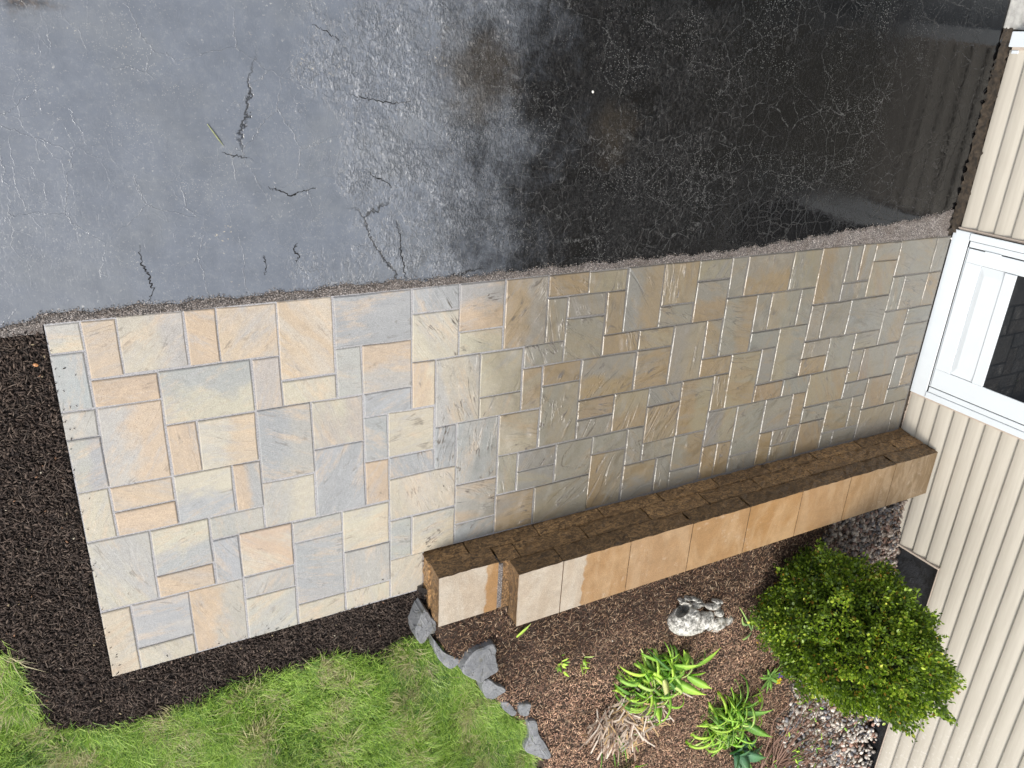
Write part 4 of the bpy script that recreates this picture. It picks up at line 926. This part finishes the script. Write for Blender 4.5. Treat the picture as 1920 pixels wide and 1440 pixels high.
# ================================================================ STATUE
def statue():
    c0 = at(1326, 1168, .25); t = MT('weathered_concrete'); n = t.noise(24, 6, .8)
    c = t.mix(t.ramp(n, .40, .58), (.13, .125, .11), (.66, .64, .58)); c = t.mix(t.ramp(t.noise(85, 4, .8), .54, .62, 0, .75), c, (.05, .052, .05))
    c = t.mix(t.ramp(t.noise(8, 3), .60, .72, 0, .45), c, (.24, .20, .12))
    hollow_shade = attr(t, 'tint', 'GEOMETRY').outputs['Fac']; c = t.mix(t.math('MULTIPLY', hollow_shade, .85), c, (.035, .034, .03))  # hollow and eye darkened in the colour, standing in for their shade
    t.set(color=c, rough=.85, normal=t.bump(t.noise(120, 4, .8), .45, .006))
    balls = [ # x y z, radii
     (-1.5,-.1,.45,1.15,1.02,.85),(-.75,-.78,.15,1.15,.38,.32),(-.85,.2,.75,.42,.42,.42),
     (-2.25,1.12,.75,.30,.10,.28),(-1.85,1.24,.85,.34,.10,.26),(-1.4,1.22,.85,.34,.10,.24),(-.95,1.08,.8,.32,.10,.22),(-.55,.86,.75,.28,.10,.2),(-1.9,1.0,.3,.5,.2,.35),(-1.0,.9,.25,.5,.25,.3),
     (.12,-.15,.5,.50,.62,.55),(.0,-.55,.35,.5,.45,.4),(.52,.08,.62,.20,.36,.32),(.70,-.25,.52,.18,.38,.3),(.82,-.58,.35,.15,.30,.28),
     (.25,.74,.52,.52,.20,.30),(.70,.86,.58,.25,.14,.24),(.45,1.12,.45,.42,.10,.24),(.85,1.04,.48,.2,.12,.2),(.5,.9,.1,.6,.35,.25),
     (1.12,.35,.38,.36,.28,.34),(1.5,-.35,.32,.66,.55,.38),(2.15,-.15,.25,.50,.42,.28),(1.6,-.75,.2,.7,.3,.22)]
    bm = bmesh.new()
    for x, y, z, a, c_, d_ in balls:
        r = bmesh.ops.create_icosphere(bm, subdivisions=3, radius=1)
        for v in r['verts']: v.co = Vector((x-1.33*z+v.co.x*a*.84, y+.81*z+v.co.y*c_*.84, z+v.co.z*d_*.9))*U
    me = bpy.data.meshes.new('rough_body'); bm.to_mesh(me); bm.free()
    root = empty('garden_statue', tuple(c0), 'weathered grey concrete animal garden statue lying in the brown mulch', 'statue')
    o = bpy.data.objects.new('body', me); C.objects.link(o)
    rm = o.modifiers.new('merge', 'REMESH'); rm.mode = 'VOXEL'; rm.voxel_size = .038*U
    sm = o.modifiers.new('soften', 'SMOOTH'); sm.iterations = 2; sm.factor = .5
    dg = bpy.context.evaluated_depsgraph_get(); dg.update()
    me2 = bpy.data.meshes.new_from_object(o.evaluated_get(dg)); me2.name = 'body'
    o.modifiers.clear(); o.data = me2; bpy.data.meshes.remove(me)
    co = np.zeros(len(me2.vertices)*3); me2.vertices.foreach_get('co', co); co = co.reshape(-1, 3)/U
    nm = np.zeros(len(co)*3); me2.vertices.foreach_get('normal', nm); nm = nm.reshape(-1, 3); cd = np.array([-1.33, .81, 1])/1.85
    ax_s = co[:, 0]+1.33*co[:, 2]; ay_s = co[:, 1]-.81*co[:, 2]; top = nm@cd > .1
    r = np.hypot((ax_s+1.85)/.50, (ay_s-.50)/.44)
    dent = np.where(top & (r < 1), (1-r**2)**.6*.55, 0); lip = np.where(top, np.exp(-((r-1.12)/.16)**2)*.10, 0)
    co += (lip-dent)[:, None]*cd
    e_ = np.where(top, np.hypot(ax_s+.80, ay_s-.28), 9); co += (.08*np.exp(-((e_-.18)/.06)**2)-.07*np.exp(-(e_/.09)**2))[:, None]*cd
    co += .012*np.sin(co[:, [1, 2, 0]]*19)*np.sin(co[:, [2, 0, 1]]*23+1)
    me2.vertices.foreach_set('co', (co*U).ravel())
    a = me2.color_attributes.new('tint', 'FLOAT_COLOR', 'POINT'); tt_ = np.ones((len(co), 4)); k = np.clip(np.where(top & (r < .95), 1.1-r*.7, 0)+.5*np.exp(-(e_/.06)**2), 0, 1); tt_[:, :3] = k[:, None]; a.data.foreach_set('color', tt_.ravel())
    me2.polygons.foreach_set('use_smooth', np.ones(len(me2.polygons), bool)); me2.materials.clear(); me2.materials.append(t.m); me2.update()
    o.parent = root; o.rotation_euler = (0, 0, -.32); o.location = (0, 0, -.42*U)
statue()

# ================================================================ SMALL THINGS ON THE PAVING
def pebble(name, px, py, z, s, col, lab, cat='pebble', zz=.5):
    d = ray(px, py); tt_ = (z-CAM[2])/d[2]; p = CAM+tt_*d
    V = IV*np.array([s, s*.8, s*zz])*(1+RNG.normal(0, .05, (len(IV), 1)))+np.array([0, 0, s*zz*.4])
    o = link(name, mesh(name, V, IF, True, None, np.tile(np.array(col), (len(V), 1))), M_PEBBLE); o.location = [v*U for v in p]
    o.rotation_euler = (0, 0, RNG.uniform(0, 6)); tag(o, lab, cat)
pebble('white_pebble', 1783, 447, 0, .13, (.8,.76,.70), 'small white pebble beside the door riser at the patio corner')
pebble('white_pebble', 1111, 172, .01, .12, (.75,.72,.66), 'tiny white pebble alone on the dark wet asphalt')
pebble('white_pebble', 1591, 698, .02, .09, (.8,.78,.72), 'tiny white chip lying in a paver joint near the wall')
pebble('bark_scrap', 67, 684, -.02, .15, (.42,.19,.07), 'bright orange bark scrap on the black mulch left of the patio', 'bark scrap', .3)
b = CAM+ray(388, 232)*(0-CAM[2])/ray(388, 232)[2]
e = empty('grass_clipping', tuple(b), 'thin pale grass clipping lying on the wet asphalt', 'grass blade')
V, F = ribbon(b+np.array([0, 0, .02]), -1.0, .8, .0, .0, .045); V = np.array(V); V[:, 2] += .02
link('blade', mesh('blade', V, F, True, None, np.tile((.40,.42,.24), (len(V), 1))), M_STRAP, e)
